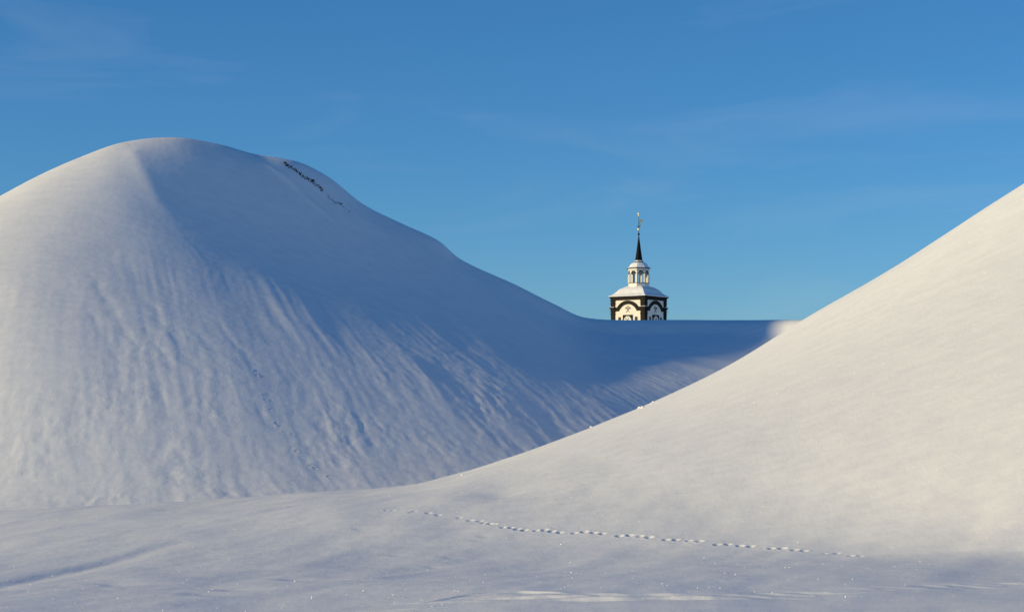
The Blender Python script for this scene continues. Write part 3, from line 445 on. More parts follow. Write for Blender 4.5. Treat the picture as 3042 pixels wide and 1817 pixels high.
def detail_near(x, y, z):
    near = smooth(30, 38, y) * (1 - smooth(100, 120, np.abs(x)))
    # swells and wind-drawn ridges
    c, s = math.cos(math.radians(62)), math.sin(math.radians(62))
    u = x * c + y * s; v = -x * s + y * c
    r = np.hypot(x - APEX[0], y - APEX[1])
    flat = smooth(24, 36, r)
    z += 0.085 * fbm(x / 8.0, y / 12.0, 3, 3) * (0.15 + 0.85 * flat)
    z += 0.018 * fbm(u / 7.0, v / 1.5, 21, 2) * (0.15 + 0.85 * flat)
    z += 0.008 * fbm(x / 1.3, y / 2.2, 33, 3) * (0.2 + 0.8 * flat)
    z += 0.0022 * fbm(x / 0.25, y / 0.35, 44, 2)
    # the near edge of the field falls away a little past the terrace line
    ty = line_y(TERRACE, np.clip(x, 1, 14))
    k = smooth(2.5, 8, x)
    z += k * (-0.03 * smooth(0.5, -0.2, y - ty))
    # crusted drift lips, one behind the other along a ragged line
    r_ = random.Random(5)
    xc = -3.6
    while xc < 15:
        L = r_.uniform(0.5, 1.1) * (1.3 if 0 < xc < 4 else 1.0)
        yc = float(line_y(LIP, np.array([xc + 0.2])[0])) + r_.uniform(-0.12, 0.12)
        amp = r_.uniform(0.03, 0.055) * (1.0 if 0 < xc < 4.2 else (0.5 if xc < 0 else 1.0))
        t = r_.uniform(-0.16, -0.02)
        m = (np.abs(x - xc) < 3.2 * L) & (np.abs(y - yc) < 6)
        if m.any():
            xx = x[m] - xc
            w = y[m] - yc - t * xx - 0.05 * perlin(xx / 0.5 + xc * 7, xx * 0, 5) - 0.10 * (xx / L) ** 2 * 0.4
            env = amp * np.exp(-np.abs(xx / L) ** 2.5)
            z[m] += env * (smooth(-0.04, 0.11, w) * np.exp(-np.maximum(w, 0) / 0.7) - 0.35 * np.exp(-((w + 0.09) / 0.08) ** 2))
        xc += L * r_.uniform(0.75, 1.25)
    ly2 = line_y(LIP, x) + 0.55 + 0.16 * perlin(x / 1.3, y * 0, 15)
    w = y - ly2
    A = 0.045 * smooth(-2.6, -0.5, x) * smooth(6.5, 3.0, x) * np.clip(0.5 + 1.5 * perlin(x / 0.9, y * 0 + 7, 18), 0, 1)
    z += A * (smooth(-0.02, 0.12, w) * np.exp(-np.maximum(w, 0) / 0.7) - 0.8 * np.exp(-((w + 0.08) / 0.08) ** 2))
    ly3 = line_y(LIP_FAINT, x) + 0.10 * perlin(x / 0.9, y * 0, 25)
    w = y - ly3
    A = 0.022 * (0.5 + 0.9 * perlin(x / 1.4, y * 0 + 9, 27)) * smooth(-6.0, -5.0, x) * smooth(0.2, -1.5, x)
    z += A * (smooth(-0.03, 0.25, w) * np.exp(-np.maximum(w, 0) / 1.2) - 0.5 * np.exp(-((w + 0.15) / 0.15) ** 2))
    # long hollow drifted along the snow at the left
    m = (x < -3) & (y > 40) & (y < 66)
    if m.any():
        d, sd, run = seg_dist(HOLLOW, x[m], y[m])
        q = d * sd
        amp = 0.036 * smooth(0.0, 0.2, run) * smooth(1.0, 0.7, run)
        z[m] += amp * (smooth(0.5, -0.5, q) * np.exp(np.minimum(q, 0) / 1.6) - 0.9 * np.exp(-((q - 0.45) / 0.4) ** 2))
    # wind scoops
    for i, (dx, dy) in enumerate(DENTS):
        big = i in (0, 2, 3, 4, 6)
        R = 0.42 if big else 0.2
        dep = 0.04 if big else 0.016
        if i == 6: R, dep = 0.9, 0.06
        mm = (np.abs(x - dx) < 4 * R) & (np.abs(y - dy) < 6 * R)
        if mm.any():
            a = ((x[mm] - dx) + 0.35 * (y[mm] - dy)) / R / 1.5; b = (y[mm] - dy) / (1.3 * R)
            a2 = np.where(a < 0, a * 1.6, a * 0.8)
            z[mm] -= dep * np.exp(-(a2 ** 2 + b ** 2)) - 0.35 * dep * np.exp(-((a + 1.3) ** 2 + b ** 2) / 0.6)
    for i, (px, py) in enumerate(TRACK):
        f = 0.55 if i < 10 else (0.8 if i < 40 else 0.5)
        g = 0.85 + 0.3 * ((i * 37) % 10) / 10
        pit(x, y, z, px, py, 0.095 * g * (0.8 if i > 39 else 1), 0.12 * g, 0.055 * f, 0.28, 0.3 * math.sin(i * 2.1))
    return z

BOWL = 0.08
def detail_far(x, y, z, dl):
    on = smooth(-0.6, 1.5, dl)                     # on the far hill
    xr = fall_line(x, y)
    yr = crest(xr)
    dn = np.hypot(x - xr, y - yr)                  # metres below the crest
    front = smooth(-1, 2, yr - y)
    z += 0.05 * fbm(x / 9.0, y / 9.0, 50, 3) * on
    low = smooth(9, 20, dn) * front * (1 - smooth(-8, 3, xr))
    wx = xr + 0.12 * perlin(x / 3.0, y / 3.0, 71)
    patch = (1 - 0.45 * smooth(-15, -3, xr)) * (0.35 + 0.65 * smooth(-0.25, 0.35, perlin(x / 7 + 3, y / 7, 65)))
    z += low * patch * (0.058 * fbm(wx / 1.7, dn / 34.0, 60, 2) + 0.021 * fbm(wx / 0.55, dn / 14.0, 61, 2) + 0.007 * fbm(wx / 0.28, dn / 3.0, 67, 2))
    z += low * 0.006 * fbm(x / 0.6, y / 0.6, 62, 3) * (0.4 + 0.6 * smooth(0.0, 0.4, perlin(x / 6, y / 6, 63)))
    # broken crust and small slides along the foot
    foot = smooth(9.0, 1.5, z) * front * on
    z += 1.4 * foot * (0.5 + 0.9 * smooth(-0.2, 0.5, perlin(x / 3.5, y / 3.5, 66))) * 0.014 * fbm(wx / 0.4, dn / 1.1, 64, 4)
    # one deeper gully
    d, sd, run = seg_dist(GULLY, x, y)
    brk = np.clip(0.65 + 0.9 * perlin(x / 1.3, y / 1.3, 92), 0.1, 1.2)
    for off, am, wd, r0, r1 in ((0.0, 0.05, 0.32, 0.05, 0.75), (1.1, 0.030, 0.26, 0.35, 1.0), (2.3, 0.035, 0.30, 0.15, 0.8), (-1.3, 0.022, 0.24, 0.3, 0.95), (3.9, 0.030, 0.28, 0.3, 1.0), (5.6, 0.026, 0.26, 0.2, 0.7)):
        d, sd, run = seg_dist([(gx + off * (1 + 0.05 * k), gy) for k, (gx, gy) in enumerate(GULLY)], x, y)
        q = d * sd + 0.16 * perlin(x / 1.5 + off, y / 1.5, 90) + 0.06 * perlin(x / 0.4, y / 0.4, 91)
        z -= 0.65 * am * brk * np.exp(-(q / wd) ** 2) * smooth(r0, r0 + 0.15, run) * smooth(r1, r1 - 0.25, run) * (d < 3)
    # hollow scooped out of the upper face, to the right of a sharp spur below the top
    d, sd, run = seg_dist(SPUR, x, y)
    q = d * -sd
    z -= BOWL * smooth(-0.3, 2.5, q) * smooth(9.0, 3.0, q) * smooth(0.3, 3.0, dn) * smooth(14.0, 4.0, dn) * front
    z += 0.05 * np.exp(-(q / 0.6) ** 2) * smooth(0, 0.08, run) * smooth(1.0, 0.4, run)
    # narrow drift down the right shoulder
    d, sd, run = seg_dist(DRIFT_LINE, x, y)
    z += 0.12 * np.exp(-(d / 0.24) ** 2) * smooth(0.0, 0.25, run) * smooth(1.0, 0.5, run)
    # low dunes below the saddle
    d, sd, run = seg_dist(DUNE, x, y)
    z += 0.09 * np.exp(-(d / 0.8) ** 2) * smooth(0.0, 0.2, run)
    d, sd, run = seg_dist([(a + 1.0, b + 2.2) for a, b in DUNE], x, y)
    z += 0.07 * np.exp(-(d / 0.9) ** 2) * smooth(0.0, 0.3, run)
    z += 0.004 * fbm(x / 0.4, y / 0.4, 77, 2)
    for i, (px, py) in enumerate(FAR_TRACK):
        pit(x, y, z, px, py, 0.08, 0.08, 0.011 + 0.008 * ((i * 7) % 5) / 5, 1.3)
    return z

# ---------------------------------------------------------------- the snow terrain, as seamless sheets
def axis(a, b, step, lo, hi, grow=1.18):
    mid = list(np.linspace(a, b, int(round((b - a) / step)) + 1))
    left = []; s = step; v = a
    while v > lo:
        s *= grow; v -= s; left.append(max(v, lo))
    right = []; s = step; v = b
    while v < hi:
        s *= grow; v += s; right.append(min(v, hi))
    return np.array(left[::-1] + mid + right)

def sheet(xs, ys, detail, drop=0.0):
    X, Y = np.meshgrid(xs, ys)
    Z, DL = base_h(X, Y)
    Z = detail(X, Y, Z, DL)
    gy, gx = np.gradient(Z, ys, xs)
    return X, Y, Z - drop, DL, gx, gy

def mesh_from(name, S, facemask):
    X, Y, Z, DL, gx, gy = S
    ny, nx = X.shape
    idx = np.arange(ny * nx).reshape(ny, nx)
    q = np.stack([idx[:-1, :-1], idx[:-1, 1:], idx[1:, 1:], idx[1:, :-1]], -1)[facemask]
    used = np.unique(q)
    remap = np.full(ny * nx, -1, np.int64); remap[used] = np.arange(len(used))
    q = remap[q]
    co = np.stack([X.ravel()[used], Y.ravel()[used], Z.ravel()[used]], 1).astype(np.float32)
    me = bpy.data.meshes.new(name)
    me.vertices.add(len(co)); me.vertices.foreach_set("co", co.ravel())
    me.loops.add(q.size); me.loops.foreach_set("vertex_index", q.ravel().astype(np.int32))
    me.polygons.add(len(q)); me.polygons.foreach_set("loop_start", (np.arange(len(q)) * 4).astype(np.int32))
    me.polygons.foreach_set("use_smooth", np.ones(len(q), bool))
    me.update(calc_edges=True)
    n = np.stack([-gx.ravel()[used], -gy.ravel()[used], np.ones(len(used))], 1)
    n /= np.linalg.norm(n, axis=1)[:, None]
    me.normals_split_custom_set_from_vertices(n.astype(np.float32))
    me.materials.append(M['snow'])
    o = bpy.data.objects.new(name, me)
    COL.objects.link(o)
    return o

def cellmean(a):
    return 0.25 * (a[:-1, :-1] + a[1:, :-1] + a[:-1, 1:] + a[1:, 1:])

XB, Y0, Y1, Y2 = 120.0, 34.0, 86.5, 160.0
xs_n = axis(-21.0, 25.0, 0.055, -XB, XB)
ys_n = np.concatenate([np.arange(Y0, 40, 0.25), np.arange(40, 46, 0.045), np.arange(46, 60, 0.065), np.arange(60, Y1 - 0.01, 0.09), [Y1]])
def near_sheet(x, y, z, dl):
    k = smooth(86.4, 85.0, y)
    return z + k * (detail_near(x, y, z.copy()) - z)
SN = sheet(xs_n, ys_n, near_sheet)
xs_f = axis(-35.0, 24.0, 0.085, -XB, XB)
ys_f = np.concatenate([np.arange(Y1 - 0.15, 125, 0.10), np.arange(125, 146, 0.14), np.arange(146, Y2 - 0.3, 0.6), [Y2]])
def far_sheet(x, y, z, dl):
    k = smooth(86.5, 87.4, y)
    return z + k * (detail_far(x, y, z.copy(), dl) - z)
SF = sheet(xs_f, ys_f, far_sheet)
g_lin = lambda a, b, n, p=2.2: a + (b - a) * np.linspace(0, 1, n) ** p
xs_o = np.concatenate([-g_lin(XB, 4000, 26)[::-1], np.linspace(-XB, XB, 61)[1:-1], g_lin(XB, 4000, 26)])
ys_o = np.concatenate([-g_lin(-Y0, 4000, 30)[::-1], np.linspace(Y0, Y2, 31)[1:-1], g_lin(Y2, 4000, 26)])
SO = sheet(xs_o, ys_o, lambda x, y, z, dl: z)

# which piece of the terrain each face belongs to
cxn, cyn = cellmean(SN[0]), cellmean(SN[1])
hill_r = np.hypot(cxn - APEX[0], cyn - APEX[1]) < 32.5
cxf, cyf, dlf = cellmean(SF[0]), cellmean(SF[1]), cellmean(SF[3])
hill_rf = (np.hypot(cxf - APEX[0], cyf - APEX[1]) < 32.5) & (dlf < 0)
hill_l = (dlf > 0) & ~hill_rf
saddle = hill_l & (cxf > 4.5)
hill_l &= ~saddle
cxo, cyo = cellmean(SO[0]), cellmean(SO[1])
outer = ~((np.abs(cxo) < XB) & (cyo > Y0) & (cyo < Y2))

def terrain(name, pieces, label):
    obs = [mesh_from(name, S, mk) for S, mk in pieces if mk.any()]
    root = obs[0]
    tag(root, label, kind="structure")
    for k in obs[1:]:
        k.name = name + "_back"
        tag(k, kind="structure")
        k.parent = root
    return root
terrain("snow_ground", [(SN, ~hill_r), (SF, ~(hill_rf | hill_l | saddle)), (SO, outer)], "open snowfield with animal tracks and a crusted lip in front of the hills")
terrain("snow_hill", [(SF, hill_l)], "big rounded snow hill with gullied face half in blue shade")
terrain("snow_hill", [(SN, hill_r), (SF, hill_rf)], "smooth sunlit snow hill rising beside the tower")
terrain("snow_saddle", [(SF, saddle)], "low shaded snow bank hiding the foot of the church tower")

def height_at(S, x, y):
    xs = S[0][0]; ys = S[1][:, 0]
    i = int(np.clip(np.searchsorted(xs, x) - 1, 0, len(xs) - 2)); j = int(np.clip(np.searchsorted(ys, y) - 1, 0, len(ys) - 2))
    tx = (x - xs[i]) / (xs[i+1] - xs[i]); ty = (y - ys[j]) / (ys[j+1] - ys[j])
    Z = S[2]
    return float((Z[j, i] * (1-tx) + Z[j, i+1] * tx) * (1-ty) + (Z[j+1, i] * (1-tx) + Z[j+1, i+1] * tx) * ty)

# ---------------------------------------------------------------- church tower
TB = -2.2                                            # foot of the tower
tower = bpy.data.objects.new("church_tower", None)
COL.objects.link(tower)
tower.location = (23.55, 355.0, TB)
tower.rotation_euler = (0, 0, math.radians(-37.0))
tag(tower, "cream and black church clock tower with snowy roof, open white lantern and black spire", "church tower")

def finish(name, bm, mat, parent, smooth_=False):
    bmesh.ops.recalc_face_normals(bm, faces=bm.faces)
    me = bpy.data.meshes.new(name)
    bm.to_mesh(me); bm.free()
    if smooth_:
        me.polygons.foreach_set("use_smooth", [True] * len(me.polygons))
    me.materials.append(mat)
    o = bpy.data.objects.new(name, me)
    COL.objects.link(o)
    if parent: o.parent = parent
    return o

def box(bm, x0, x1, y0, y1, z0, z1, bev=0.0):
    r = bmesh.ops.create_cube(bm, size=1.0)
    vs = r["verts"]
    for v in vs:
        v.co = Vector(((x0 + x1) / 2 + v.co.x * (x1 - x0), (y0 + y1) / 2 + v.co.y * (y1 - y0), (z0 + z1) / 2 + v.co.z * (z1 - z0)))
    if bev:
        es = list({e for v in vs for e in v.link_edges})
        bmesh.ops.bevel(bm, geom=es, offset=bev, segments=2, affect='EDGES', profile=0.5)

def slab(bm, pts, d0, d1, to3d):
    """extrude an outline (u, z) between two depths"""
    a = [bm.verts.new(to3d(u, z, d0)) for u, z in pts]
    b = [bm.verts.new(to3d(u, z, d1)) for u, z in pts]
    bm.faces.new(a); bm.faces.new(b[::-1])
    n = len(pts)
    for i in range(n):
        bm.faces.new([a[i], a[(i + 1) % n], b[(i + 1) % n], b[i]])

def face_map(k, half):
    """k-th wall: u runs along the wall from its middle, d stands out from it"""
    a = k * math.pi / 2
    c, s = math.cos(a), math.sin(a)
    def f(u, z, d):
        x, y = u, -(half + d)
        return Vector((x * c - y * s, x * s + y * c, z - TB))
    return f

def rings(bm, prof, n, rot=0.0, square=False, cap=True):
    """lathe with n flat sides: prof = [(apothem, z)]"""
    loops = []
    for r, z in prof:
        R = r / math.cos(math.pi / n)
        loops.append([bm.verts.new((R * math.cos(rot + 2 * math.pi * (i + 0.5) / n), R * math.sin(rot + 2 * math.pi * (i + 0.5) / n), z - TB)) for i in range(n)])
    for a, b in zip(loops[:-1], loops[1:]):
        for i in range(n):
            bm.faces.new([a[i], a[(i + 1) % n], b[(i + 1) % n], b[i]])
    if cap:
        bm.faces.new(loops[0][::-1]); bm.faces.new(loops[-1])

HW = 3.65
bm = bmesh.new(); box(bm, -HW, HW, -HW, HW, 0, 24.62 - TB); finish("wall", bm, M['cream'], tower)
# corner pilasters with carved brackets
for cx in (-1, 1):
    for cy in (-1, 1):
        bm = bmesh.new()
        o_, i_ = HW + 0.10, HW - 0.86
        xa, xb = sorted((cx * i_, cx * o_)); ya, yb = sorted((cy * i_, cy * o_))
        box(bm, xa, xb, ya, yb, 0, 24.3 - TB, 0.03)
        p = finish("pilaster", bm, M['dark'], tower)
        for (zb, zt, pr) in ((23.42, 23.56, 0.10), (23.86, 24.02, 0.07), (21.98, 22.12, 0.14), (21.56, 21.68, 0.07), (21.30, 21.40, 0.05)):
            bm = bmesh.new()
            xa, xb = sorted((cx * (i_ - pr * 0.6), cx * (o_ + pr))); ya, yb = sorted((cy * (i_ - pr * 0.6), cy * (o_ + pr)))
            box(bm, xa, xb, ya, yb, zb - TB, zt - TB, 0.025)
            finish("bracket", bm, M['dark'], p)
        bm = bmesh.new()
        xa, xb = sorted((cx * (i_ + 0.06), cx * (o_ + 0.22))); ya, yb = sorted((cy * (i_ + 0.06), cy * (o_ + 0.22)))
        box(bm, xa, xb, ya, yb, 22.58 - TB, 22.76 - TB, 0.03)
        box(bm, *sorted((cx * (i_ + 0.03), cx * (o_ + 0.10))), *sorted((cy * (i_ + 0.03), cy * (o_ + 0.10))), 22.36 - TB, 22.579 - TB, 0.02)
        finish("ledge", bm, M['dark'], p)
        bm = bmesh.new()
        box(bm, xa + 0.04, xb - 0.04, ya + 0.04, yb - 0.04, 22.762 - TB, 22.84 - TB, 0.03)
        finish("ledge_snow", bm, M['roof_snow'], p)
# cornice under the eaves
bm = bmesh.new()
rings(bm, [(HW + 0.13, 24.05), (HW + 0.13, 24.40), (HW + 0.22, 24.46), (HW + 0.22, 24.56), (HW + 0.34, 24.60), (HW + 0.34, 24.66)], 4)
finish("cornice", bm, M['dark'], tower)

def arc(cu, cz, R, a0, a1, n):
    return [(cu + R * math.sin(a0 + (a1 - a0) * i / n), cz + R * math.cos(a0 + (a1 - a0) * i / n)) for i in range(n + 1)]

for k in range(4):
    f = face_map(k, HW)
    # arched band
    Ro, Ri = 2.76, 2.15
    ao, ai = math.asin(2.22 / Ro), math.asin(1.96 / Ri)
    U = HW - 0.84
    pts = [(-U, 22.02), (-U, 22.75)] + arc(0, 23.87 - Ro, Ro, -ao, ao, 24) + [(U, 22.75), (U, 22.02)] + arc(0, 23.28 - Ri, Ri, ai, -ai, 24)
    bm = bmesh.new(); slab(bm, pts, -0.02, 0.09, f); band = finish("arch_band", bm, M['dark'], tower)
    pts = arc(0, 23.87 - Ro, Ro + 0.07, -ao, ao, 24) + arc(0, 23.87 - Ro, Ro - 0.05, ao, -ao, 24)
    bm = bmesh.new(); slab(bm, pts, 0.05, 0.17, f); finish("moulding", bm, M['dark'], band)
    # miners' emblem: crossed hammers below a copper sign
    em = bpy.data.objects.new("emblem", None); COL.objects.link(em); em.parent = tower
    for s in (-1, 1):
        bm = bmesh.new()
        def rp(u, z, s=s):                           # along the handle
            a = s * math.radians(42)
            return (u * math.cos(a) + z * math.sin(a), -u * math.sin(a) + z * math.cos(a) + 22.14)
        slab(bm, [rp(-0.038, -0.50), (rp(0.038, -0.50)), rp(0.038, 0.56), rp(-0.038, 0.56)], 0.0, 0.05 + 0.012 * s, f)
        slab(bm, [rp(-0.20, 0.56), rp(-0.12, 0.52), rp(0.12, 0.52), rp(0.19, 0.49), rp(0.19, 0.74), rp(0.09, 0.70), rp(-0.10, 0.70), rp(-0.17, 0.65)], 0.0, 0.07 + 0.012 * s, f)
        finish("hammer", bm, M['emblem'], em)
    bm = bmesh.new()
    slab(bm, arc(0, 22.84, 0.155, 0, math.pi * 1.999, 20)[:-1], 0.0, 0.04, f)
    sign = finish("copper_sign", bm, M['emblem'], em)
    bm = bmesh.new()
    slab(bm, arc(0, 22.84, 0.085, 0, math.pi * 1.999, 16)[:-1], 0.0, 0.05, f)
    ring_in = finish("sign_hole", bm, M['cream'], em)
    bm = bmesh.new()
    slab(bm, [(-0.035, 22.38), (0.035, 22.38), (0.035, 22.70), (-0.035, 22.70)], 0.0, 0.042, f)
    slab(bm, [(-0.13, 22.50), (0.13, 22.50), (0.13, 22.58), (-0.13, 22.58)], 0.0, 0.048, f)
    slab(bm, [(-0.10, 22.44), (0.0, 22.30), (0.10, 22.44)], 0.0, 0.044, f)
    finish("sign_cross", bm, M['emblem'], em)
    # clock
    ck = bpy.data.objects.new("clock", None); COL.objects.link(ck); ck.parent = tower
    CZ_, H_ = 20.27, 0.97
    bm = bmesh.new(); slab(bm, [(-H_, CZ_ - H_), (H_, CZ_ - H_), (H_, CZ_ + H_), (-H_, CZ_ + H_)], 0.0, 0.09, f); finish("clock_board", bm, M['dark'], ck)
    bm = bmesh.new()
    for a, b in (((-H_ - 0.06, CZ_ + H_ - 0.06), (H_ + 0.06, CZ_ + H_ + 0.06)), ((-H_ - 0.06, CZ_ - H_ - 0.06), (H_ + 0.06, CZ_ - H_ + 0.06)),
                 ((-H_ - 0.06, CZ_ - H_ + 0.061), (-H_ + 0.06, CZ_ + H_ - 0.061)), ((H_ - 0.06, CZ_ - H_ + 0.061), (H_ + 0.06, CZ_ + H_ - 0.061))):
        slab(bm, [(a[0], a[1]), (b[0], a[1]), (b[0], b[1]), (a[0], b[1])], 0.01, 0.16, f)
    finish("clock_frame", bm, M['dark'], ck)
    bm = bmesh.new(); slab(bm, arc(0, CZ_, 0.82, 0, math.pi * 2, 48)[:-1], 0.05, 0.13, f); finish("dial", bm, M['white'], ck)
    for h in range(12):
        a = h * math.pi / 6
        bm = bmesh.new()
        def mk(u, z, a=a): return (u * math.cos(a) + z * math.sin(a), CZ_ - u * math.sin(a) + z * math.cos(a))
        slab(bm, [mk(-0.035, 0.60), mk(0.035, 0.60), mk(0.045, 0.76), mk(-0.045, 0.76)], 0.10, 0.138, f)
        finish("hour_mark", bm, M['black'], ck)
    for a, L, w, d in ((math.radians(31), 0.52, 0.075, 0.16), (math.radians(-45), 0.70, 0.045, 0.18)):
        bm = bmesh.new()
        def mk(u, z, a=a): return (u * math.cos(a) + z * math.sin(a), CZ_ - u * math.sin(a) + z * math.cos(a))
        slab(bm, [mk(-w * 0.6, -0.16), mk(w * 0.6, -0.16), mk(w * 0.5, L * 0.55), mk(w * 1.6, L * 0.72), mk(0, L), mk(-w * 1.6, L * 0.72), mk(-w * 0.5, L * 0.55)], d - 0.012, d, f)
        finish("clock_hand", bm, M['black'], ck)
    # two small louvred windows beside the clock
    for u0 in (-1.83, 1.83):
        w = bpy.data.objects.new("window", None); COL.objects.link(w); w.parent = tower
        bm = bmesh.new()
        z0, z1, hw = 19.75, 20.92, 0.25
        for a, b in (((u0 - hw, z1 - 0.07), (u0 + hw, z1)), ((u0 - hw, z0), (u0 + hw, z0 + 0.07)), ((u0 - hw, z0 + 0.071), (u0 - hw + 0.07, z1 - 0.071)), ((u0 + hw - 0.07, z0 + 0.071), (u0 + hw, z1 - 0.071))):
            slab(bm, [(a[0], a[1]), (b[0], a[1]), (b[0], b[1]), (a[0], b[1])], -0.01, 0.07, f)
        finish("frame", bm, M['dark'], w)
        bm = bmesh.new(); slab(bm, [(u0 - hw + 0.06, z0 + 0.06), (u0 + hw - 0.06, z0 + 0.06), (u0 + hw - 0.06, z1 - 0.06), (u0 - hw + 0.06, z1 - 0.06)], -0.02, 0.02, f)
        finish("pane", bm, M['glass'], w)
    # sunk inner edge of the wall panel
    bm = bmesh.new()
    slab(bm, [(-U - 0.03, 24.03), (U + 0.03, 24.03), (U + 0.03, 24.20), (-U - 0.03, 24.20)], -0.02, 0.105, f)
    finish("head_rail", bm, M['dark'], tower)

# bell-shaped roof, its boards and the snow lying on it
PROF = [(4.02, 24.66), (4.02, 24.72), (3.66, 24.92), (3.24, 25.22), (2.98, 25.52), (2.72, 25.86), (2.40, 26.12), (2.00, 26.36), (1.60, 26.54), (1.46, 26.58)]
bm = bmesh.new(); rings(bm, PROF, 4); roof = finish("roof", bm, M['black'], tower)
SN_P = [(4.00, 24.725), (4.10, 24.76), (4.09, 24.86), (3.66, 25.07), (3.30, 25.36), (3.05, 25.66), (2.78, 26.00), (2.45, 26.26), (2.05, 26.50), (1.65, 26.68), (1.50, 26.74), (1.38, 26.60)]
def roof_snow(prof, n, div, name, parent, amp):
    """snow blanket with n sides, finely divided so that its surface is uneven"""
    bm = bmesh.new()
    P = []
    for (a, za), (b, zb) in zip(prof[:-1], prof[1:]):
        for t in (0, 0.5): P.append((a + (b - a) * t, za + (zb - za) * t))
    P.append(prof[-1])
    loops = []
    for r, z in P:
        R = r / math.cos(math.pi / n)
        ring = []
        for i in range(n):
            a0 = 2 * math.pi * (i + 0.5) / n; a1 = 2 * math.pi * (i + 1.5) / n
            p0 = Vector((R * math.cos(a0), R * math.sin(a0))); p1 = Vector((R * math.cos(a1), R * math.sin(a1)))
            for j in range(div):
                p = p0.lerp(p1, j / div)
                e = 1.0 - abs(2 * j / div - 1)        # 0 on the hip, 1 mid face
                nz = float(perlin(np.array([p.x * 0.9 + 40]), np.array([p.y * 0.9 + z]), 9)[0]) * amp
                s = 1 + (0.012 * (e if j else -0.6)) + nz / max(R, 0.5)
                ring.append(bm.verts.new((p.x * s, p.y * s, z - TB + nz * 0.8)))
        loops.append(ring)
    m = n * div
    for a, b in zip(loops[:-1], loops[1:]):
        for i in range(m):
            bm.faces.new([a[i], a[(i + 1) % m], b[(i + 1) % m], b[i]])
    bm.faces.new(loops[0][::-1]); bm.faces.new(loops[-1])
    o = finish(name, bm, M['roof_snow'], parent)
    return o
roof_snow(SN_P, 4, 10, "snow", roof, 0.045)

# open lantern
LA = 1.80                                             # apothem of the lantern walls
bm = bmesh.new(); rings(bm, [(LA + 0.06, 26.5), (LA + 0.06, 26.86), (LA, 26.88), (LA, 27.26)], 8); base = finish("lantern_base", bm, M['white'], tower)
bm = bmesh.new(); rings(bm, [(LA + 0.07, 27.262), (LA + 0.09, 27.30), (LA + 0.07, 27.34)], 8); finish("sill", bm, M['dark'], base)
side = 2 * LA * math.tan(math.pi / 8)
for k in range(8):
    a = k * math.pi / 4
    c, s = math.cos(a), math.sin(a)
    def fm(u, z, d, c=c, s=s):
        x, y = u, -(LA + d)
        return Vector((x * c - y * s, x * s + y * c, z - TB))
    bm = bmesh.new()
    h = side / 2 - 0.004
    ow, zs, z0, z1 = 0.43, 29.02, 27.342, 29.64
    pts = [(-h, z0), (-h, z1), (h, z1), (h, z0), (ow, z0), (ow, zs)] + arc(0, zs, ow, math.pi / 2, -math.pi / 2, 14)[1:-1] + [(-ow, zs), (-ow, z0)]
    slab(bm, pts, -0.17, -0.02, fm)
    p = finish("arch_panel", bm, M['white'], tower)
    bm = bmesh.new()
    slab(bm, arc(0, zs, ow + 0.09, -math.pi / 2, math.pi / 2, 16) + arc(0, zs, ow - 0.012, math.pi / 2, -math.pi / 2, 16), -0.16, 0.03, fm)
    slab(bm, [(-h, zs - 0.06), (-ow - 0.02, zs - 0.06), (-ow - 0.02, zs + 0.01), (-h, zs + 0.01)], -0.03, 0.03, fm)
    slab(bm, [(ow + 0.02, zs - 0.06), (h, zs - 0.06), (h, zs + 0.01), (ow + 0.02, zs + 0.01)], -0.03, 0.03, fm)
    finish("archivolt", bm, M['dark'], p)
for k in range(8):
    a = (k + 0.5) * math.pi / 4 - math.pi / 2
    R = LA / math.cos(math.pi / 8)
    bm = bmesh.new()
    bmesh.ops.create_cone(bm, cap_ends=True, segments=10, radius1=0.13, radius2=0.12, depth=1.66, matrix=Matrix.Translation((R * math.cos(a) * 0.985, R * math.sin(a) * 0.985, 28.175 - TB)))
    finish("column", bm, M['white'], tower)
bm = bmesh.new(); rings(bm, [(LA + 0.04, 29.645), (LA + 0.06, 29.92), (LA + 0.12, 29.94)], 8); cor = finish("lantern_frieze", bm, M['white'], tower)
bm = bmesh.new(); rings(bm, [(LA + 0.05, 29.60), (LA + 0.08, 29.64)], 8); finish("lower_string", bm, M['dark'], cor)
bm = bmesh.new(); rings(bm, [(LA + 0.14, 29.942), (LA + 0.30, 30.00), (LA + 0.30, 30.07), (LA + 0.10, 30.10)], 8); finish("cornice_lip", bm, M['black'], cor)
DP = [(1.98, 30.06), (1.95, 30.14), (1.74, 30.24), (1.58, 30.44), (1.42, 30.70), (1.16, 30.94), (0.86, 31.10), (0.70, 31.14)]
bm = bmesh.new(); rings(bm, DP, 8); dome = finish("dome", bm, M['black'], tower)
roof_snow([(1.95, 30.10), (2.00, 30.14), (1.98, 30.20), (1.80, 30.30), (1.64, 30.50), (1.48, 30.76), (1.22, 31.01), (0.90, 31.17), (0.72, 31.20), (0.62, 31.14)], 8, 4, "snow", dome, 0.025)
# spire
bm = bmesh.new(); rings(bm, [(0.72, 31.14), (0.80, 31.20), (0.80, 31.32), (0.74, 31.36)], 8); finish("spire_collar", bm, M['black'], tower)
bm = bmesh.new(); rings(bm, [(0.76, 31.364), (0.74, 31.46), (0.64, 31.56)], 8); finish("collar_snow", bm, M['roof_snow'], tower)
bm = bmesh.new(); rings(bm, [(0.68, 31.50), (0.62, 31.75), (0.50, 32.6), (0.34, 33.8), (0.20, 35.0), (0.10, 35.8), (0.07, 36.05)], 8); finish("spire", bm, M['black'], tower)
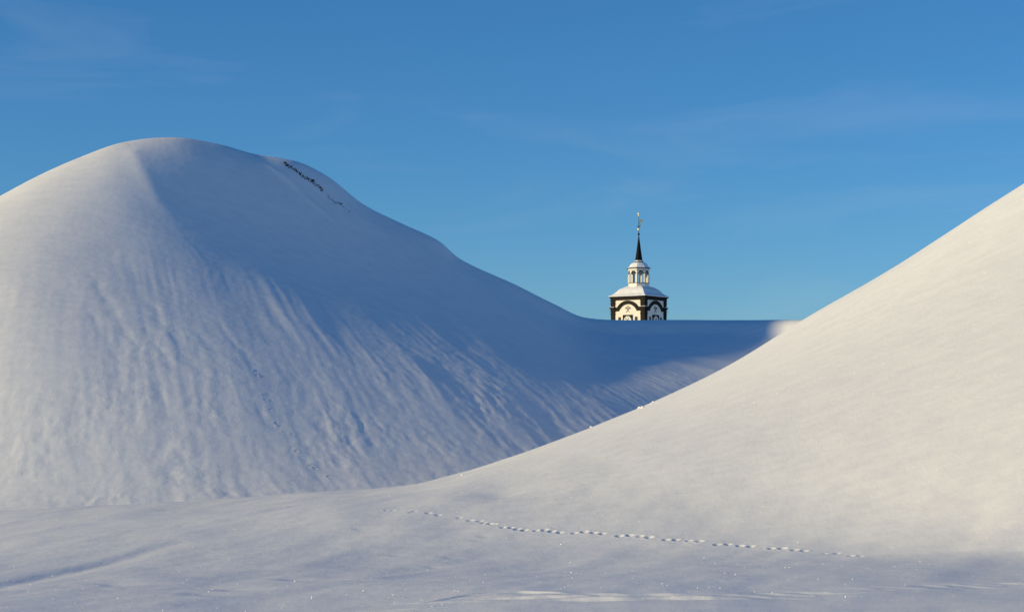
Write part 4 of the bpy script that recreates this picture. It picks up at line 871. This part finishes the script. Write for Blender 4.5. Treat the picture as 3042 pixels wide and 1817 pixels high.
# finial and weathervane
vane = bpy.data.objects.new("weathervane", None); COL.objects.link(vane); vane.parent = tower
def lathe(name, prof, mat, n=16):
    bm = bmesh.new(); rings(bm, prof, n); return finish(name, bm, mat, vane, True)
def ball(z, r, rz=None):
    rz = rz or r
    return [(max(r * math.sin(t), 0.01), z - rz * math.cos(t)) for t in np.linspace(0.05, math.pi - 0.05, 11)]
lathe("rod", [(0.06, 36.0), (0.045, 38.5), (0.03, 39.75)], M['dark'], 8)
lathe("knob", ball(36.42, 0.20, 0.22), M['dark'])
lathe("globe", ball(37.32, 0.25), M['gold'])
bm = bmesh.new()
for a in (0, math.pi / 2):
    mrot = Matrix.Translation((0, 0, 37.80 - TB)) @ Matrix.Rotation(a, 4, 'Z')
    r = bmesh.ops.create_cube(bm, size=1.0, matrix=mrot @ Matrix.Diagonal((0.60, 0.05, 0.06, 1)))
    for sx in (-1, 1):
        bmesh.ops.create_cube(bm, size=1.0, matrix=mrot @ Matrix.Translation((sx * 0.28, 0, 0.06)) @ Matrix.Diagonal((0.07, 0.06, 0.18, 1)))
finish("cross_arms", bm, M['black'], vane)
# gilt figure blowing a horn, turned into the wind; outline in metres (out from the rod, up)
fig = [(0.02, 38.02), (0.10, 37.92), (0.28, 37.90), (0.40, 38.00), (0.40, 38.14), (0.28, 38.22), (0.30, 38.42), (0.40, 38.62), (0.54, 38.76),
       (0.72, 38.72), (0.94, 38.92), (1.04, 39.14), (0.84, 39.18), (0.68, 39.02), (0.52, 39.06), (0.44, 39.16), (0.26, 39.18), (0.14, 39.30), (0.06, 39.34), (0.10, 39.10), (0.16, 38.86), (0.10, 38.62), (0.06, 38.36)]
bm = bmesh.new()
vd = Vector((math.cos(math.radians(37 + 12)), math.sin(math.radians(37 + 12)), 0))       # across the view, in the tower's own axes
vn = Vector((-vd.y, vd.x, 0))
slab(bm, fig, -0.05, 0.05, lambda u, z, d: vd * u + vn * d + Vector((0, 0, z - TB)))
bmesh.ops.bevel(bm, geom=[e for e in bm.edges], offset=0.015, segments=1, affect='EDGES')
finish("figure", bm, M['gold'], vane)
lathe("top_ornament", [(0.02, 39.70), (0.13, 39.78), (0.11, 39.88), (0.05, 39.93), (0.09, 39.98), (0.19, 40.10), (0.21, 40.26), (0.14, 40.40), (0.02, 40.46)], M['gold'])

# ---------------------------------------------------------------- small things on the snow
def lump(name, loc, r, mat, seed, squash=(1, 1, 0.8), sub=3, rough=0.35, parent=None):
    bm = bmesh.new()
    bmesh.ops.create_icosphere(bm, subdivisions=sub, radius=1.0)
    for v in bm.verts:
        p = v.co.normalized()
        k = 1 + rough * float(fbm(np.array([p.x * 1.3 + seed * 3.1 + p.z]), np.array([p.y * 1.3 - seed * 1.7 + 0.5 * p.z]), seed, 3)[0])
        v.co = Vector((p.x * r * squash[0] * k, p.y * r * squash[1] * k, p.z * r * squash[2] * k))
    me = bpy.data.meshes.new(name); bm.to_mesh(me); bm.free()
    me.polygons.foreach_set("use_smooth", [True] * len(me.polygons))
    me.materials.append(mat)
    o = bpy.data.objects.new(name, me); COL.objects.link(o)
    o.location = loc
    return o
CL = [(0.075, "larger snow clod, lower of a pair on the edge of the sunlit hill"), (0.055, "snow clod touching the largest lump on the sunlit hill's edge"),
      (0.04, "small snow clod just below the topmost lump on the hill's edge"), (0.055, "topmost snow clod on the edge of the sunlit hill"),
      (0.06, "lowest flat snow clod on the edge of the sunlit hill"), (0.045, "lone round snow clod above the lowest one on the hill's edge")]
for i, ((x, y), (r, lab)) in enumerate(zip(CLODS, CL)):
    o = lump("snow_clod", (x, y, height_at(SN, x, y) + r * 0.15), r, M['snow'], 30 + i, (1.5, 1.1, 0.75), 3, 0.6)
    tag(o, lab, "snow clod", "snow clods along the hill's edge")
# slag stones bared by the wind on the shoulder of the far hill
bmS = bmesh.new()
P = np.array(STONE_LINE)
for i in range(420):
    t = rng.random() ** 1.25 * (len(P) - 1.001)
    k = int(t); q = P[k] + (P[k + 1] - P[k]) * (t - k)
    if 14.2 < t < 15.0: continue
    x = q[0] + rng.normal(0, 0.055); y = q[1] + rng.normal(0, 0.10)
    r = 0.016 + 0.030 * rng.random() ** 2
    if t > 15: r *= 0.7
    z = height_at(SF, x, y) - r * 0.05
    ret = bmesh.ops.create_icosphere(bmS, subdivisions=1, radius=1.0)
    for v in ret["verts"]:
        j = 1 + 0.35 * (rng.random() - 0.5)
        v.co = Vector((x + v.co.x * r * 1.4 * j, y + v.co.y * r * 1.2 * j, z + v.co.z * r * 0.8 * j))
me = bpy.data.meshes.new("slag_gravel"); bmS.to_mesh(me); bmS.free(); me.materials.append(M['stone'])
o = bpy.data.objects.new("slag_gravel", me); COL.objects.link(o)
tag(o, "thin line of dark slag gravel bared on the big hill's shoulder", "gravel", kind="stuff")
for i, (k, r, lab) in enumerate(((10, 0.10, "dark slag boulder at the end of the thick gravel line"), (0, 0.07, "dark slag stone at the upper end of the gravel line"), (19, 0.05, "small dark slag stone at the lower end of the gravel line"))):
    x, y = STONE_LINE[k]
    o = lump("slag_stone", (x, y, height_at(SF, x, y) + r * 0.4), r, M['stone'], 60 + i, (1.2, 1.0, 0.9), 2, 0.5)
    tag(o, lab, "stone", "bare slag stones")
# frost crystals glinting on the near snow: tiny plates turned to the sun
bmI = bmesh.new()
sd = sun_dir.normalized()
for i in range(1100):
    y = 40.5 + 40 * rng.random() ** 1.3; x = (rng.random() - 0.5) * 0.56 * y + (0 if y < 60 else 0)
    z = height_at(SN, x, y)
    n = (sd + Vector(rng.normal(0, 0.25, 3)) + Vector((0, -0.4, 0.1))).normalized()
    a = n.orthogonal().normalized(); b = n.cross(a)
    r = 0.004 + 0.011 * rng.random() ** 3
    c = Vector((x, y, z + r * 0.6))
    vs = [bmI.verts.new(c + a * (r * math.cos(t)) + b * (r * math.sin(t))) for t in np.linspace(0, 2 * math.pi, 7)[:-1]]
    bmI.faces.new(vs)
me = bpy.data.meshes.new("frost_crystals"); bmI.to_mesh(me); bmI.free(); me.materials.append(M['ice'])
o = bpy.data.objects.new("frost_crystals", me); COL.objects.link(o)
tag(o, "glinting frost crystals scattered over the near snow", "frost", kind="stuff")
